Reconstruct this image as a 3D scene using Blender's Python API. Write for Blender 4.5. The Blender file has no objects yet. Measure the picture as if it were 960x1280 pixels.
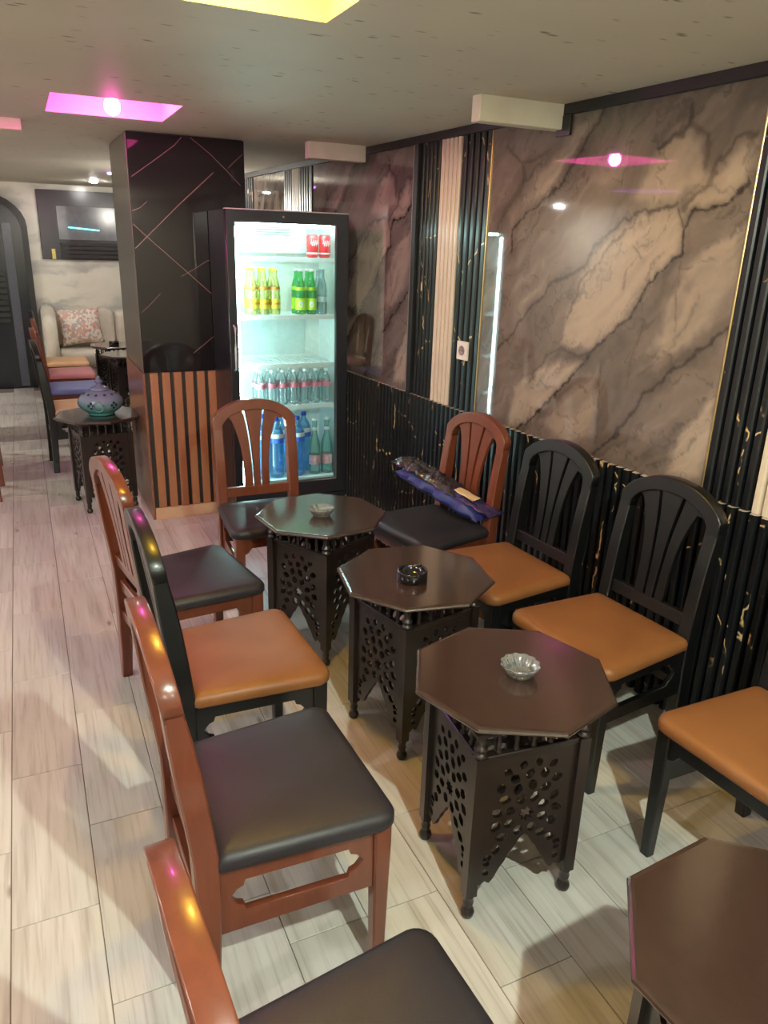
import bpy, bmesh, math, random
import numpy as np
from mathutils import Matrix, Vector
random.seed(7)
sc = bpy.context.scene
COL = sc.collection
R = math.radians
PI = math.pi

# ------------------------------------------------------------------ camera, world, exposure
CEIL = 2.156
FPX = 937.35
cam_d = bpy.data.cameras.new('camera'); cam = bpy.data.objects.new('camera', cam_d); COL.objects.link(cam)
cam_d.sensor_fit = 'VERTICAL'; cam_d.sensor_height = 36.0; cam_d.lens = FPX / 1280 * 36.0
cam_d.clip_start = 0.02
def cam_matrix(yaw, pit, rol, h):
    cy, sy = math.cos(yaw), math.sin(yaw)
    Rz = np.array([[cy, sy, 0], [-sy, cy, 0], [0, 0, 1]])
    B = np.array([[1, 0, 0], [0, 0, -1], [0, 1, 0]], float)
    cp, sp = math.cos(pit), math.sin(pit)
    Rx = np.array([[1, 0, 0], [0, cp, -sp], [0, sp, cp]])
    cr, sr = math.cos(rol), math.sin(rol)
    Rr = np.array([[cr, -sr, 0], [sr, cr, 0], [0, 0, 1]])
    M = Rr @ Rx @ B @ Rz
    m = Matrix.Identity(4)
    for r in range(3):
        m[r][0] = M[0][r]; m[r][1] = -M[1][r]; m[r][2] = -M[2][r]
    m[2][3] = h
    return m
cam.matrix_world = cam_matrix(-0.443088227, 0.339394015, 0.0300258900, 1.62)
sc.camera = cam
w = bpy.data.worlds.new('world'); sc.world = w; w.use_nodes = True
w.node_tree.nodes['Background'].inputs[0].default_value = (0.8, 0.85, 0.9, 1)
w.node_tree.nodes['Background'].inputs[1].default_value = 0.05
sc.view_settings.view_transform = 'Standard'; sc.view_settings.look = 'None'
sc.view_settings.gamma = 1.0; sc.view_settings.use_curve_mapping = False
sc.view_settings.exposure = 0.0
sc.cycles.use_denoising = True
sc.cycles.max_bounces = 10; sc.cycles.transparent_max_bounces = 24
sc.cycles.sample_clamp_indirect = 8.0
sc.cycles.caustics_reflective = False; sc.cycles.caustics_refractive = False
# lamp strengths (bulb emission)
E_WHITE, E_YELLOW, E_PINK, E_PURPLE, E_FILL = 11600, 780, 480, 200, 1100

# ------------------------------------------------------------------ helpers: tags
def tag(o, label, cat, group=None, kind=None):
    o['label'] = label; o['category'] = cat
    if group: o['group'] = group
    if kind: o['kind'] = kind
    return o
def link(name, me, parent=None, mats=None, loc=None, rot=None):
    o = bpy.data.objects.new(name, me); COL.objects.link(o)
    if parent is not None: o.parent = parent
    if mats is not None:
        for m in (mats if isinstance(mats, (list, tuple)) else [mats]): me.materials.append(m)
    if loc is not None: o.location = loc
    if rot is not None: o.rotation_euler = rot
    return o
def thing(name, label, cat, loc=(0, 0, 0), rz=0, group=None):
    o = bpy.data.objects.new(name, None); COL.objects.link(o)
    o.empty_display_size = 0.1
    o.location = loc; o.rotation_euler = (0, 0, rz)
    return tag(o, label, cat, group)
def structure(o): o['kind'] = 'structure'; return o

# ------------------------------------------------------------------ helpers: geometry
class G:
    """collects verts / faces for one mesh"""
    def __init__(s): s.v = []; s.f = []; s.sm = []
    def add(s, vs, fs, smooth=False):
        b = len(s.v); s.v += [tuple(x) for x in vs]
        s.f += [tuple(i + b for i in f) for f in fs]; s.sm += [smooth] * len(fs)
        return s
    def box(s, x0, x1, y0, y1, z0, z1):
        vs = [(x, y, z) for z in (z0, z1) for y in (y0, y1) for x in (x0, x1)]
        return s.add(vs, [(0, 2, 3, 1), (4, 5, 7, 6), (0, 1, 5, 4), (2, 6, 7, 3), (0, 4, 6, 2), (1, 3, 7, 5)])
    def lathe(s, prof, n=20, c=(0, 0, 0), smooth=True, cap=True, scal=None):
        vs = []
        for r, z in prof:
            for k in range(n):
                a = 2 * PI * k / n
                rr = r * (scal(k, n, r, z) if scal else 1)
                vs.append((c[0] + rr * math.cos(a), c[1] + rr * math.sin(a), c[2] + z))
        fs = [(i * n + k, i * n + (k + 1) % n, (i + 1) * n + (k + 1) % n, (i + 1) * n + k) for i in range(len(prof) - 1) for k in range(n)]
        if cap:
            fs.append(tuple(reversed(range(n)))); b = (len(prof) - 1) * n; fs.append(tuple(range(b, b + n)))
        return s.add(vs, fs, smooth)
    def tube(s, pts, r, n=8, smooth=True):
        pts = [Vector(p) for p in pts]; rings = []
        rr = r if isinstance(r, (list, tuple)) else [r] * len(pts)
        for i, p in enumerate(pts):
            t = (pts[min(i + 1, len(pts) - 1)] - pts[max(i - 1, 0)]).normalized()
            u = t.cross(Vector((0, 0, 1)))
            if u.length < 1e-3: u = t.cross(Vector((0, 1, 0)))
            u.normalize(); v = t.cross(u)
            rings += [p + (u * math.cos(2 * PI * k / n) + v * math.sin(2 * PI * k / n)) * rr[i] for k in range(n)]
        m = len(pts)
        fs = [(i * n + k, i * n + (k + 1) % n, (i + 1) * n + (k + 1) % n, (i + 1) * n + k) for i in range(m - 1) for k in range(n)]
        fs += [tuple(reversed(range(n))), tuple(range((m - 1) * n, m * n))]
        return s.add(rings, fs, smooth)
    def loft(s, rings, smooth=True, cap=True):
        n = len(rings[0]); vs = [p for r in rings for p in r]; m = len(rings)
        fs = [(i * n + k, i * n + (k + 1) % n, (i + 1) * n + (k + 1) % n, (i + 1) * n + k) for i in range(m - 1) for k in range(n)]
        if cap: fs += [tuple(reversed(range(n))), tuple(range((m - 1) * n, m * n))]
        return s.add(vs, fs, smooth)
    def mesh(s, name, fixn=True, bevel=0.0, seg=2):
        me = bpy.data.meshes.new(name); me.from_pydata(s.v, [], s.f)
        me.polygons.foreach_set('use_smooth', s.sm)
        if fixn or bevel:
            bm = bmesh.new(); bm.from_mesh(me)
            bmesh.ops.recalc_face_normals(bm, faces=bm.faces)
            if bevel:
                bmesh.ops.bevel(bm, geom=[e for e in bm.edges if len(e.link_faces) == 2 and e.calc_face_angle(0) > 0.5], offset=bevel, segments=seg, affect='EDGES', profile=0.6)
            bm.to_mesh(me); bm.free()
        me.update(); return me
def box_mesh(name, x0, x1, y0, y1, z0, z1, bevel=0.0, seg=2):
    return G().box(x0, x1, y0, y1, z0, z1).mesh(name, bevel=bevel, seg=seg)
def poly_mesh(name, loops, thick, mat4=None, bevel=0.0):
    """flat board: outline + holes, extruded to a thickness; local XY plane then mat4"""
    cu = bpy.data.curves.new('tmp', 'CURVE'); cu.dimensions = '2D'; cu.fill_mode = 'BOTH'
    cu.extrude = max(thick / 2 - bevel, 1e-5); cu.bevel_depth = bevel; cu.bevel_resolution = 1
    if bevel: cu.offset = -bevel
    for lp in loops:
        sp = cu.splines.new('POLY'); sp.points.add(len(lp) - 1)
        for p, q in zip(sp.points, lp): p.co = (q[0], q[1], 0, 1)
        sp.use_cyclic_u = True
    ob = bpy.data.objects.new('tmp', cu); COL.objects.link(ob)
    me = bpy.data.meshes.new_from_object(ob); me.name = name
    bpy.data.objects.remove(ob); bpy.data.curves.remove(cu)
    if mat4 is not None: me.transform(mat4)
    me.update(); return me
def M4(xa, ya, za, o=(0, 0, 0)):
    m = Matrix.Identity(4)
    for i in range(3): m[i][0] = xa[i]; m[i][1] = ya[i]; m[i][2] = za[i]; m[i][3] = o[i]
    return m

# ------------------------------------------------------------------ materials
def srgb(r, g, b):
    f = lambda c: (c / 255 / 12.92) if c / 255 <= 0.04045 else ((c / 255 + 0.055) / 1.055) ** 2.4
    return (f(r), f(g), f(b), 1)
class N:
    def __init__(s, name):
        s.m = bpy.data.materials.new(name); s.m.use_nodes = True; s.t = s.m.node_tree
        s.p = s.t.nodes['Principled BSDF']; s.out = s.t.nodes['Material Output']
    def n(s, typ, **kw):
        nd = s.t.nodes.new(typ)
        for k, v in kw.items():
            if hasattr(nd, k): setattr(nd, k, v)
        return nd
    def l(s, a, b): s.t.links.new(a, b)
    def math(s, op, a, b=None, c=None, clamp=False):
        nd = s.n('ShaderNodeMath', operation=op); nd.use_clamp = clamp
        for i, x in enumerate((a, b, c)):
            if x is None: continue
            if hasattr(x, 'is_linked'): s.l(x, nd.inputs[i])
            else: nd.inputs[i].default_value = x
        return nd.outputs[0]
    def noise(s, vec, scale, detail=3, rough=0.5, dist=0.0):
        nd = s.n('ShaderNodeTexNoise'); nd.inputs['Scale'].default_value = scale; nd.inputs['Detail'].default_value = detail
        nd.inputs['Roughness'].default_value = rough; nd.inputs['Distortion'].default_value = dist
        if vec is not None: s.l(vec, nd.inputs['Vector'])
        return nd
    def ramp(s, fac, stops):
        nd = s.n('ShaderNodeValToRGB'); e = nd.color_ramp.elements
        while len(e) < len(stops): e.new(0.5)
        for el, (p, c) in zip(e, stops): el.position = p; el.color = c
        s.l(fac, nd.inputs[0]); return nd.outputs[0]
    def mix(s, fac, a, b, typ='MIX'):
        nd = s.n('ShaderNodeMix', data_type='RGBA', blend_type=typ)
        for sock, x in ((nd.inputs[0], fac), (nd.inputs[6], a), (nd.inputs[7], b)):
            if hasattr(x, 'is_linked'): s.l(x, sock)
            else: sock.default_value = x
        return nd.outputs[2]
    def mapping(s, vec, scale=(1, 1, 1), rot=(0, 0, 0), loc=(0, 0, 0)):
        nd = s.n('ShaderNodeMapping'); nd.inputs['Scale'].default_value = scale; nd.inputs['Rotation'].default_value = rot; nd.inputs['Location'].default_value = loc
        s.l(vec, nd.inputs['Vector']); return nd.outputs[0]
    def obj(s): return s.n('ShaderNodeTexCoord').outputs['Object']
    def pos(s): return s.n('ShaderNodeNewGeometry').outputs['Position']
    def bump(s, h, strength=0.2, dist=0.01):
        nd = s.n('ShaderNodeBump'); nd.inputs['Strength'].default_value = strength; nd.inputs['Distance'].default_value = dist
        s.l(h, nd.inputs['Height']); s.l(nd.outputs[0], s.p.inputs['Normal'])
def plain(name, col, rough=0.5, metal=0.0, spec=0.5, var=0.06, coat=0.0, vscale=30, **kw):
    a = N(name); p = a.p
    p.inputs['Roughness'].default_value = rough; p.inputs['Metallic'].default_value = metal
    p.inputs['Specular IOR Level'].default_value = spec; p.inputs['Coat Weight'].default_value = coat
    p.inputs['Coat Roughness'].default_value = 0.08
    nz = a.noise(a.obj(), vscale, 4)
    lo = tuple(c * (1 - var) for c in col[:3]) + (1,); hi = tuple(min(1, c * (1 + var)) for c in col[:3]) + (1,)
    a.l(a.ramp(nz.outputs[0], [(0.3, lo), (0.7, hi)]), p.inputs['Base Color'])
    for k, v in kw.items(): p.inputs[k].default_value = v
    return a.m
def emit(name, col, strength):
    a = N(name); a.t.nodes.remove(a.p)
    e = a.n('ShaderNodeEmission'); e.inputs[0].default_value = col; e.inputs[1].default_value = strength
    a.l(e.outputs[0], a.out.inputs[0]); return a.m
def clear(name, tint=(1, 1, 1, 1), refl=0.12, rough=0.02, white=0.0):
    """thin clear sheet / thin-walled bottle: see-through plus mirror reflection"""
    a = N(name); a.t.nodes.remove(a.p)
    tr = a.n('ShaderNodeBsdfTransparent'); tr.inputs[0].default_value = tint
    gl = a.n('ShaderNodeBsdfGlossy'); gl.inputs['Roughness'].default_value = rough
    fr = a.n('ShaderNodeLayerWeight'); fr.inputs[0].default_value = 0.35
    mx = a.n('ShaderNodeMixShader'); f = a.math('MULTIPLY_ADD', fr.outputs['Fresnel'], 0.7, refl * 0.3, clamp=True)
    a.l(f, mx.inputs[0]); a.l(tr.outputs[0], mx.inputs[1]); a.l(gl.outputs[0], mx.inputs[2]); res = mx.outputs[0]
    if white:
        df = a.n('ShaderNodeBsdfDiffuse'); df.inputs[0].default_value = tint
        m2 = a.n('ShaderNodeMixShader'); m2.inputs[0].default_value = white
        a.l(res, m2.inputs[1]); a.l(df.outputs[0], m2.inputs[2]); res = m2.outputs[0]
    a.l(res, a.out.inputs[0]); return a.m

def wood_paint(name, col, rough=0.28, var=0.18, coat=0.35):
    a = N(name); v = a.mapping(a.obj(), (9, 9, 1.2))
    nz = a.noise(v, 4, 5, 0.6, 0.4)
    d = tuple(c * (1 - var) for c in col[:3]) + (1,); h = tuple(c * (1 + var) for c in col[:3]) + (1,)
    a.l(a.ramp(nz.outputs[0], [(0.3, d), (0.7, h)]), a.p.inputs['Base Color'])
    a.p.inputs['Roughness'].default_value = rough; a.p.inputs['Coat Weight'].default_value = coat; a.p.inputs['Coat Roughness'].default_value = 0.12
    a.bump(nz.outputs[0], 0.08, 0.003); return a.m
def leather(name, col, rough=0.46):
    a = N(name); o = a.obj(); a.p.inputs['Specular IOR Level'].default_value = 0.36
    big = a.noise(o, 5, 4); v = a.n('ShaderNodeTexVoronoi'); v.inputs['Scale'].default_value = 260; a.l(o, v.inputs['Vector'])
    a.l(a.ramp(big.outputs[0], [(0.3, tuple(c * 0.9 for c in col[:3]) + (1,)), (0.7, tuple(c * 1.1 for c in col[:3]) + (1,))]), a.p.inputs['Base Color'])
    a.p.inputs['Roughness'].default_value = rough; a.bump(v.outputs['Distance'], 0.12, 0.001); return a.m

MAT = {}
MAT['mahogany'] = wood_paint('mahogany varnish', srgb(106, 54, 36))
MAT['blackwood'] = wood_paint('black painted wood', srgb(13, 13, 14), rough=0.36, var=0.12, coat=0.15)
MAT['tablewood'] = wood_paint('dark brown varnish', srgb(54, 36, 29), rough=0.2, coat=0.8); MAT['tablewood'].node_tree.nodes['Principled BSDF'].inputs['Specular IOR Level'].default_value = 0.8
MAT['carved'] = wood_paint('carved dark wood', srgb(31, 21, 18), rough=0.34, coat=0.2)
MAT['seat_black'] = leather('black leatherette', srgb(40, 36, 41))
MAT['seat_tan'] = leather('tan leatherette', srgb(130, 82, 45))
MAT['seat_pink'] = leather('dusty pink leatherette', srgb(190, 120, 125))
MAT['seat_blue'] = leather('blue grey leatherette', srgb(105, 112, 165))
MAT['seat_beige'] = leather('beige leatherette', srgb(214, 170, 128))

# floor tile: wood look porcelain, varied per tile
a = N('wood look tile'); oi = a.n('ShaderNodeObjectInfo'); o = a.obj()
off = a.n('ShaderNodeVectorMath', operation='SCALE'); cmb = a.n('ShaderNodeCombineXYZ')
a.l(oi.outputs['Random'], cmb.inputs[0]); a.l(a.math('MULTIPLY', oi.outputs['Random'], 7.3), cmb.inputs[1]); a.l(cmb.outputs[0], off.inputs[0]); off.inputs['Scale'].default_value = 9.0
ad = a.n('ShaderNodeVectorMath', operation='ADD'); a.l(o, ad.inputs[0]); a.l(off.outputs[0], ad.inputs[1]); tv = ad.outputs[0]
g1 = a.noise(a.mapping(tv, (8, 0.7, 1)), 2.6, 4, 0.5, 0.25)
g2 = a.noise(a.mapping(tv, (34, 1.3, 1)), 2.4, 3, 0.55, 0.1)
g3 = a.noise(a.mapping(tv, (4, 2.2, 1)), 1.6, 3, 0.5, 0.5)
c1 = a.ramp(g1.outputs[0], [(0.28, srgb(178, 168, 160)), (0.45, srgb(202, 195, 188)), (0.7, srgb(214, 208, 202))])
c2 = a.mix(a.math('MULTIPLY', a.math('SUBTRACT', 0.5, g2.outputs[0], clamp=True), 2.2), c1, srgb(132, 118, 106))
vk = a.n('ShaderNodeTexVoronoi'); vk.inputs['Scale'].default_value = 1.0; a.l(a.mapping(tv, (9, 3.3, 1)), vk.inputs['Vector'])
kn = a.ramp(vk.outputs['Distance'], [(0.03, (0, 0, 0, 1)), (0.11, (1, 1, 1, 1))])
c3 = a.mix(kn, srgb(120, 106, 96), c2)
c4 = a.mix(a.math('MULTIPLY', g3.outputs[0], 0.35), c3, srgb(204, 196, 186))
br = a.n('ShaderNodeHueSaturation'); a.l(c4, br.inputs['Color']); a.l(a.math('MULTIPLY_ADD', oi.outputs['Random'], 0.16, 0.9), br.inputs['Value'])
a.l(br.outputs[0], a.p.inputs['Base Color']); a.p.inputs['Roughness'].default_value = 0.3
a.bump(g2.outputs[0], 0.08, 0.002); MAT['tile'] = a.m
MAT['grout'] = plain('grout', srgb(120, 108, 98), 0.85)

# ceiling: cream plaster with small dark pits
a = N('travertine plaster'); o = a.pos()
n1 = a.noise(o, 1.3, 4); v = a.n('ShaderNodeTexVoronoi'); v.inputs['Scale'].default_value = 1.0; a.l(a.mapping(a.n('ShaderNodeVectorMath').outputs[0], (1, 1, 1)), v.inputs['Vector'])
wv = a.noise(o, 3.0, 2); wa_ = a.n('ShaderNodeVectorMath', operation='MULTIPLY_ADD'); a.l(wv.outputs['Color'], wa_.inputs[0]); wa_.inputs[1].default_value = (0.12, 0.12, 0.12); a.l(o, wa_.inputs[2])
a.l(a.mapping(wa_.outputs[0], (9, 26, 9)), v.inputs['Vector'])
ms = a.noise(o, 6, 2)
pit = a.math('MULTIPLY', a.ramp(v.outputs['Distance'], [(0.08, (1, 1, 1, 1)), (0.2, (0, 0, 0, 1))]), a.ramp(ms.outputs[0], [(0.46, (0, 0, 0, 1)), (0.56, (1, 1, 1, 1))]))
base = a.ramp(n1.outputs[0], [(0.3, srgb(198, 192, 178)), (0.7, srgb(212, 206, 190))])
a.l(a.mix(a.math('MULTIPLY', pit, 0.8), base, srgb(110, 92, 70)), a.p.inputs['Base Color'])
a.p.inputs['Roughness'].default_value = 0.6; a.bump(a.math('MULTIPLY', pit, -1.0), 0.3, 0.004); MAT['plaster'] = a.m
MAT['cream'] = plain('cream plaster', srgb(200, 194, 180), 0.6, vscale=6)
MAT['beam'] = plain('cream beam plaster', srgb(208, 200, 180), 0.55, vscale=9)

# black fluted panel with broken gold veins on the rib faces
def gold_vein_black(name, base=srgb(20, 21, 24), rough=0.3):
    a = N(name); o = a.pos()
    nz = a.noise(o, 3.2, 4, 0.55); wp = a.n('ShaderNodeVectorMath', operation='MULTIPLY_ADD'); a.l(nz.outputs['Color'], wp.inputs[0]); wp.inputs[1].default_value = (0.22, 0.22, 0.22); a.l(o, wp.inputs[2])
    vo = a.n('ShaderNodeTexVoronoi', feature='DISTANCE_TO_EDGE'); vo.inputs['Scale'].default_value = 1.0
    a.l(a.mapping(wp.outputs[0], (3.6, 3.6, 2.3), (0.5, 0, 0)), vo.inputs['Vector'])
    line = a.ramp(vo.outputs['Distance'], [(0.004, (1, 1, 1, 1)), (0.012, (0, 0, 0, 1))])
    n2 = a.noise(o, 4.5, 2); msk = a.ramp(n2.outputs[0], [(0.38, (0, 0, 0, 1)), (0.44, (1, 1, 1, 1))])
    at = a.n('ShaderNodeAttribute'); at.attribute_name = 'rib'
    n3 = a.noise(o, 26, 1); dash = a.ramp(n3.outputs[0], [(0.46, (0, 0, 0, 1)), (0.52, (1, 1, 1, 1))])
    rib = a.ramp(at.outputs['Fac'], [(0.9, (0, 0, 0, 1)), (0.97, (1, 1, 1, 1))])
    f = a.math('MULTIPLY', a.math('MULTIPLY', a.math('MULTIPLY', line, msk), dash), rib)
    a.l(a.mix(f, base, srgb(214, 178, 128)), a.p.inputs['Base Color'])
    a.p.inputs['Roughness'].default_value = rough; a.p.inputs['Specular IOR Level'].default_value = 0.5; return a.m
MAT['flute_black'] = gold_vein_black('black marble fluted film')
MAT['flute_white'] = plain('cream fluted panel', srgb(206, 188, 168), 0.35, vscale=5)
MAT['blacktrim'] = plain('black trim', srgb(30, 28, 28), 0.4)
MAT['goldtrim'] = plain('brass trim', srgb(186, 160, 110), 0.3, metal=0.8)
MAT['greytrim'] = plain('grey edge trim', srgb(120, 116, 108), 0.35)
MAT['blackgloss'] = plain('black gloss panel', srgb(22, 20, 22), 0.06, spec=0.6, var=0.15, vscale=4)
MAT['pinkgold'] = plain('rose gold vein', srgb(128, 92, 86), 0.3)
MAT['slat'] = wood_paint('oak slat', srgb(152, 100, 68), 0.45, 0.1, 0.0)
MAT['sidewood'] = wood_paint('brown side board', srgb(118, 78, 56), 0.3, 0.15, 0.2)
MAT['skirt'] = plain('wood look skirting', srgb(196, 160, 130), 0.4, vscale=14)

# marble: colour painted into a mesh attribute
a = N('grey brown marble gloss'); at = a.n('ShaderNodeAttribute'); at.attribute_name = 'print'
a.l(at.outputs['Color'], a.p.inputs['Base Color']); a.p.inputs['Roughness'].default_value = 0.025; a.p.inputs['Specular IOR Level'].default_value = 0.75; MAT['marble'] = a.m
a = N('white marble wall'); o = a.pos(); nz = a.noise(o, 1.2, 5, 0.6)
wm = a.n('ShaderNodeVectorMath', operation='MULTIPLY_ADD'); a.l(nz.outputs['Color'], wm.inputs[0]); wm.inputs[1].default_value = (0.5, 0.5, 0.5); a.l(o, wm.inputs[2])
n2 = a.noise(a.mapping(wm.outputs[0], (1.0, 1, 3.4), (0, R(-48), 0)), 1.6, 3)
a.l(a.ramp(n2.outputs[0], [(0.36, srgb(176, 174, 168)), (0.5, srgb(216, 211, 196)), (0.7, srgb(224, 219, 205))]), a.p.inputs['Base Color'])
a.p.inputs['Roughness'].default_value = 0.2; MAT['whitemarble'] = a.m

# glass & co
MAT['pane'] = clear('door glass', (0.93, 0.98, 0.98, 1), 0.1)
MAT['ashglass'] = clear('pressed glass', (0.90, 0.93, 0.93, 1), 1.0, 0.03, white=0.10)
MAT['ashblack'] = plain('black glass', srgb(18, 18, 20), 0.08, coat=0.5)

# ------------------------------------------------------------------ setting
P0 = Vector((2.03, 1.786, 0)); WANG = R(3.08)
wall_right = structure(link('wall_right', box_mesh('wall_right', 0.02, 0.17, -4.5, 7.72, 0, CEIL + 0.15), None, plain('wall plaster', srgb(120, 115, 108), 0.7), P0, (0, 0, WANG)))

def fluted_mesh(name, width, z0, z1, n, back=0.018, depth=0.030):
    """ribbed panel, s from 0..width; ribs stand out toward -x"""
    p = width / n; prof = []
    for k in range(n):
        b = k * p
        prof += [(b, 0.0, 0), (b + 0.14 * p, 0.0, 0), (b + 0.22 * p, 0.7, .2), (b + 0.34 * p, 1.0, 1), (b + 0.78 * p, 1.0, 1), (b + 0.9 * p, 0.7, .2), (b + 0.98 * p, 0.0, 0)]
    prof.append((width, 0.0, 0))
    xs = [back - 0.006 - (depth - 0.006) * h for _, h, _ in prof]
    m = len(prof); vs = []
    for z in (z0, z1):
        vs += [(x, s, z) for x, (s, _, _) in zip(xs, prof)] + [(back, width, z), (back, 0, z)]
    t = m + 2
    fs = [(i, (i + 1) % t, t + (i + 1) % t, t + i) for i in range(t)] + [tuple(reversed(range(t))), tuple(range(t, 2 * t))]
    g = G().add(vs, fs); me = g.mesh(name)
    at = me.attributes.new('rib', 'FLOAT', 'POINT'); vals = [r for _, _, r in prof] + [0, 0]
    at.data.foreach_set('value', vals * 2)
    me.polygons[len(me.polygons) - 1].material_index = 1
    return me
# wainscot: black fluted panels side by side
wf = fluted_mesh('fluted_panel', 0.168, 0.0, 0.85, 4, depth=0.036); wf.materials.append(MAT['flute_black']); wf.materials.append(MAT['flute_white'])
s = -1.75
while s < 7.4:
    link('fluted_panel', wf, wall_right, loc=(0, s, 0)); s += 0.169
def upper(s0, s1, n, mat, z0=0.852, z1=2.118, name='fluted_panel'):
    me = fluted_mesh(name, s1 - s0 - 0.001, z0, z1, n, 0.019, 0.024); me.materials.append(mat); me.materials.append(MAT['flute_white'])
    return link(name, me, wall_right, loc=(0, s0, 0))
for s0, s1, n, mt in ((1.33, 1.577, 5, 'flute_black'), (1.577, 1.76, 5, 'flute_white'), (1.76, 1.95, 5, 'flute_black'),
                      (-0.225, -0.032, 5, 'flute_black'), (-0.41, -0.225, 5, 'flute_white'), (-0.65, -0.41, 5, 'flute_black'),
                      (3.40, 3.618, 5, 'flute_black'), (3.618, 3.755, 4, 'flute_white'), (3.755, 3.91, 4, 'flute_black'), (4.6, 5.2, 12, 'flute_black')):
    o = upper(s0, s1, n, MAT[mt])
    if mt == 'flute_white': o['label'] = 'cream fluted strip panel'

# ---- marble print
def fbm(x, y, seed, octv=5):
    rs = np.random.RandomState(seed); tot = np.zeros_like(x); amp = 1; nrm = 0
    for k in range(octv):
        t = rs.rand(64, 64); xi = np.floor(x).astype(int); yi = np.floor(y).astype(int); fx = x - xi; fy = y - yi
        fx = fx * fx * (3 - 2 * fx); fy = fy * fy * (3 - 2 * fy)
        g = lambda i, j: t[(xi + i) % 64, (yi + j) % 64]
        tot += amp * ((g(0, 0) * (1 - fx) + g(1, 0) * fx) * (1 - fy) + (g(0, 1) * (1 - fx) + g(1, 1) * fx) * fy)
        nrm += amp; amp *= 0.52; x = x * 2.03 + 7.1; y = y * 2.03 + 3.7
    return tot / nrm
MW, MZ0, MZ1 = 1.36, 0.852, 2.118
_camM = np.array(cam.matrix_world)[:3, :3]
def img_to_wall(u, v):   # where the slab's veins run: photo direction -> slab coordinates, used once for the print's drawing
    d = _camM @ np.array([(u - 480) / FPX, -(v - 640) / FPX, -1.0]); nrm = np.array([math.cos(WANG), math.sin(WANG), 0])
    t = (nrm @ np.array([P0.x, P0.y, 0])) / (nrm @ d); p = np.array([0, 0, 1.62]) + d * t
    q = (p - np.array([P0.x, P0.y, 0]))
    return q[1] * math.cos(WANG) - q[0] * math.sin(WANG), p[2]
def slab(pts): return [img_to_wall(580 + x * 0.42175, 80 + y * 0.42188) for x, y in pts]
VEINS = [  # (points in a drawing of the slab, width, strength)
    ([(780, 780), (700, 840), (600, 920), (520, 1000), (450, 1090), (385, 1155)], 0.010, 0.9),
    ([(850, 345), (790, 400), (740, 420), (690, 440), (650, 500), (635, 580), (560, 640), (525, 670), (490, 740), (440, 790), (385, 840), (350, 890), (310, 940), (270, 980), (210, 1040), (160, 1082)], 0.008, 1.0),
    ([(420, 120), (400, 170), (370, 200), (355, 250), (330, 290), (290, 340), (250, 390), (200, 430), (165, 455), (145, 490), (138, 560)], 0.008, 0.9),
    ([(640, 410), (590, 428), (540, 420), (480, 460), (430, 500), (390, 540), (360, 590), (330, 620), (270, 640), (220, 700), (160, 770), (100, 850)], 0.010, 0.8),
    ([(530, 420), (500, 470), (450, 520), (400, 580), (350, 640), (320, 700), (300, 760)], 0.007, 0.6),
    ([(680, 130), (665, 180), (620, 230), (580, 262)], 0.012, 0.8),
    ([(665, 178), (720, 220), (715, 300)], 0.016, 0.55),
    ([(865, 205), (800, 230), (745, 290), (730, 350), (690, 390), (660, 440)], 0.012, 0.6),
    ([(640, 430), (655, 500), (640, 560)], 0.007, 0.7),
    ([(560, 520), (510, 545), (525, 570), (480, 600), (470, 650)], 0.006, 0.45),
    ([(635, 600), (625, 700), (620, 790)], 0.005, 0.4),
    ([(520, 680), (530, 760), (500, 860), (480, 960)], 0.005, 0.4),
    ([(380, 850), (330, 860), (290, 845), (240, 870), (190, 940)], 0.008, 0.6),
    ([(340, 890), (290, 970), (240, 960), (225, 935)], 0.006, 0.5),
    ([(410, 880), (400, 1000), (390, 1120)], 0.005, 0.4),
    ([(250, 260), (170, 300), (175, 350), (230, 280)], 0.008, 0.5),
    ([(130, 250), (170, 290), (180, 345)], 0.010, 0.5),
    ([(130, 440), (100, 470), (90, 520)], 0.008, 0.5),
    ([(690, 690), (660, 760), (600, 850), (520, 930)], 0.006, 0.35),
]
PATCH = [  # light patches (points, brightness)
    ([(530, 425), (640, 412), (655, 500), (632, 578), (560, 640), (522, 668), (440, 790), (380, 842), (285, 838), (300, 740), (345, 630), (420, 520)], 1.0),
    ([(865, 215), (850, 345), (790, 395), (740, 415), (660, 450), (690, 380), (745, 300)], 1.0),
    ([(125, 1075), (150, 960), (230, 895), (350, 880), (310, 940), (210, 1040), (160, 1080)], 0.9),
    ([(745, 960), (690, 1040), (640, 1080), (600, 1215), (700, 1235), (740, 1100)], 0.95),
    ([(300, 290), (250, 385), (185, 405), (215, 330), (270, 270), (340, 240)], 0.7),
    ([(640, 190), (700, 230), (720, 330), (640, 400), (560, 410), (500, 390), (560, 300)], 0.75),
    ([(400, 140), (350, 230), (290, 260), (330, 180)], 0.5),
    ([(820, 480), (800, 640), (720, 760), (640, 840), (560, 900), (600, 700), (700, 560)], 0.42),
    ([(330, 960), (400, 900), (380, 1080), (300, 1130), (220, 1060)], 0.45),
]
def seg_dist(S, Z, pts):
    best = np.full(S.shape, 9.0)
    for (x0, y0), (x1, y1) in zip(pts[:-1], pts[1:]):
        dx, dy = x1 - x0, y1 - y0; L = dx * dx + dy * dy + 1e-9
        t = np.clip(((S - x0) * dx + (Z - y0) * dy) / L, 0, 1)
        best = np.minimum(best, np.hypot(S - x0 - t * dx, Z - y0 - t * dy))
    return best
def inside(S, Z, pts):
    r = np.zeros(S.shape, bool); n = len(pts)
    for i in range(n):
        (x0, y0), (x1, y1) = pts[i], pts[(i + 1) % n]
        c = ((y0 > Z) != (y1 > Z)) & (S < (x1 - x0) * (Z - y0) / (y1 - y0 + 1e-12) + x0); r ^= c
    return r
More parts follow.
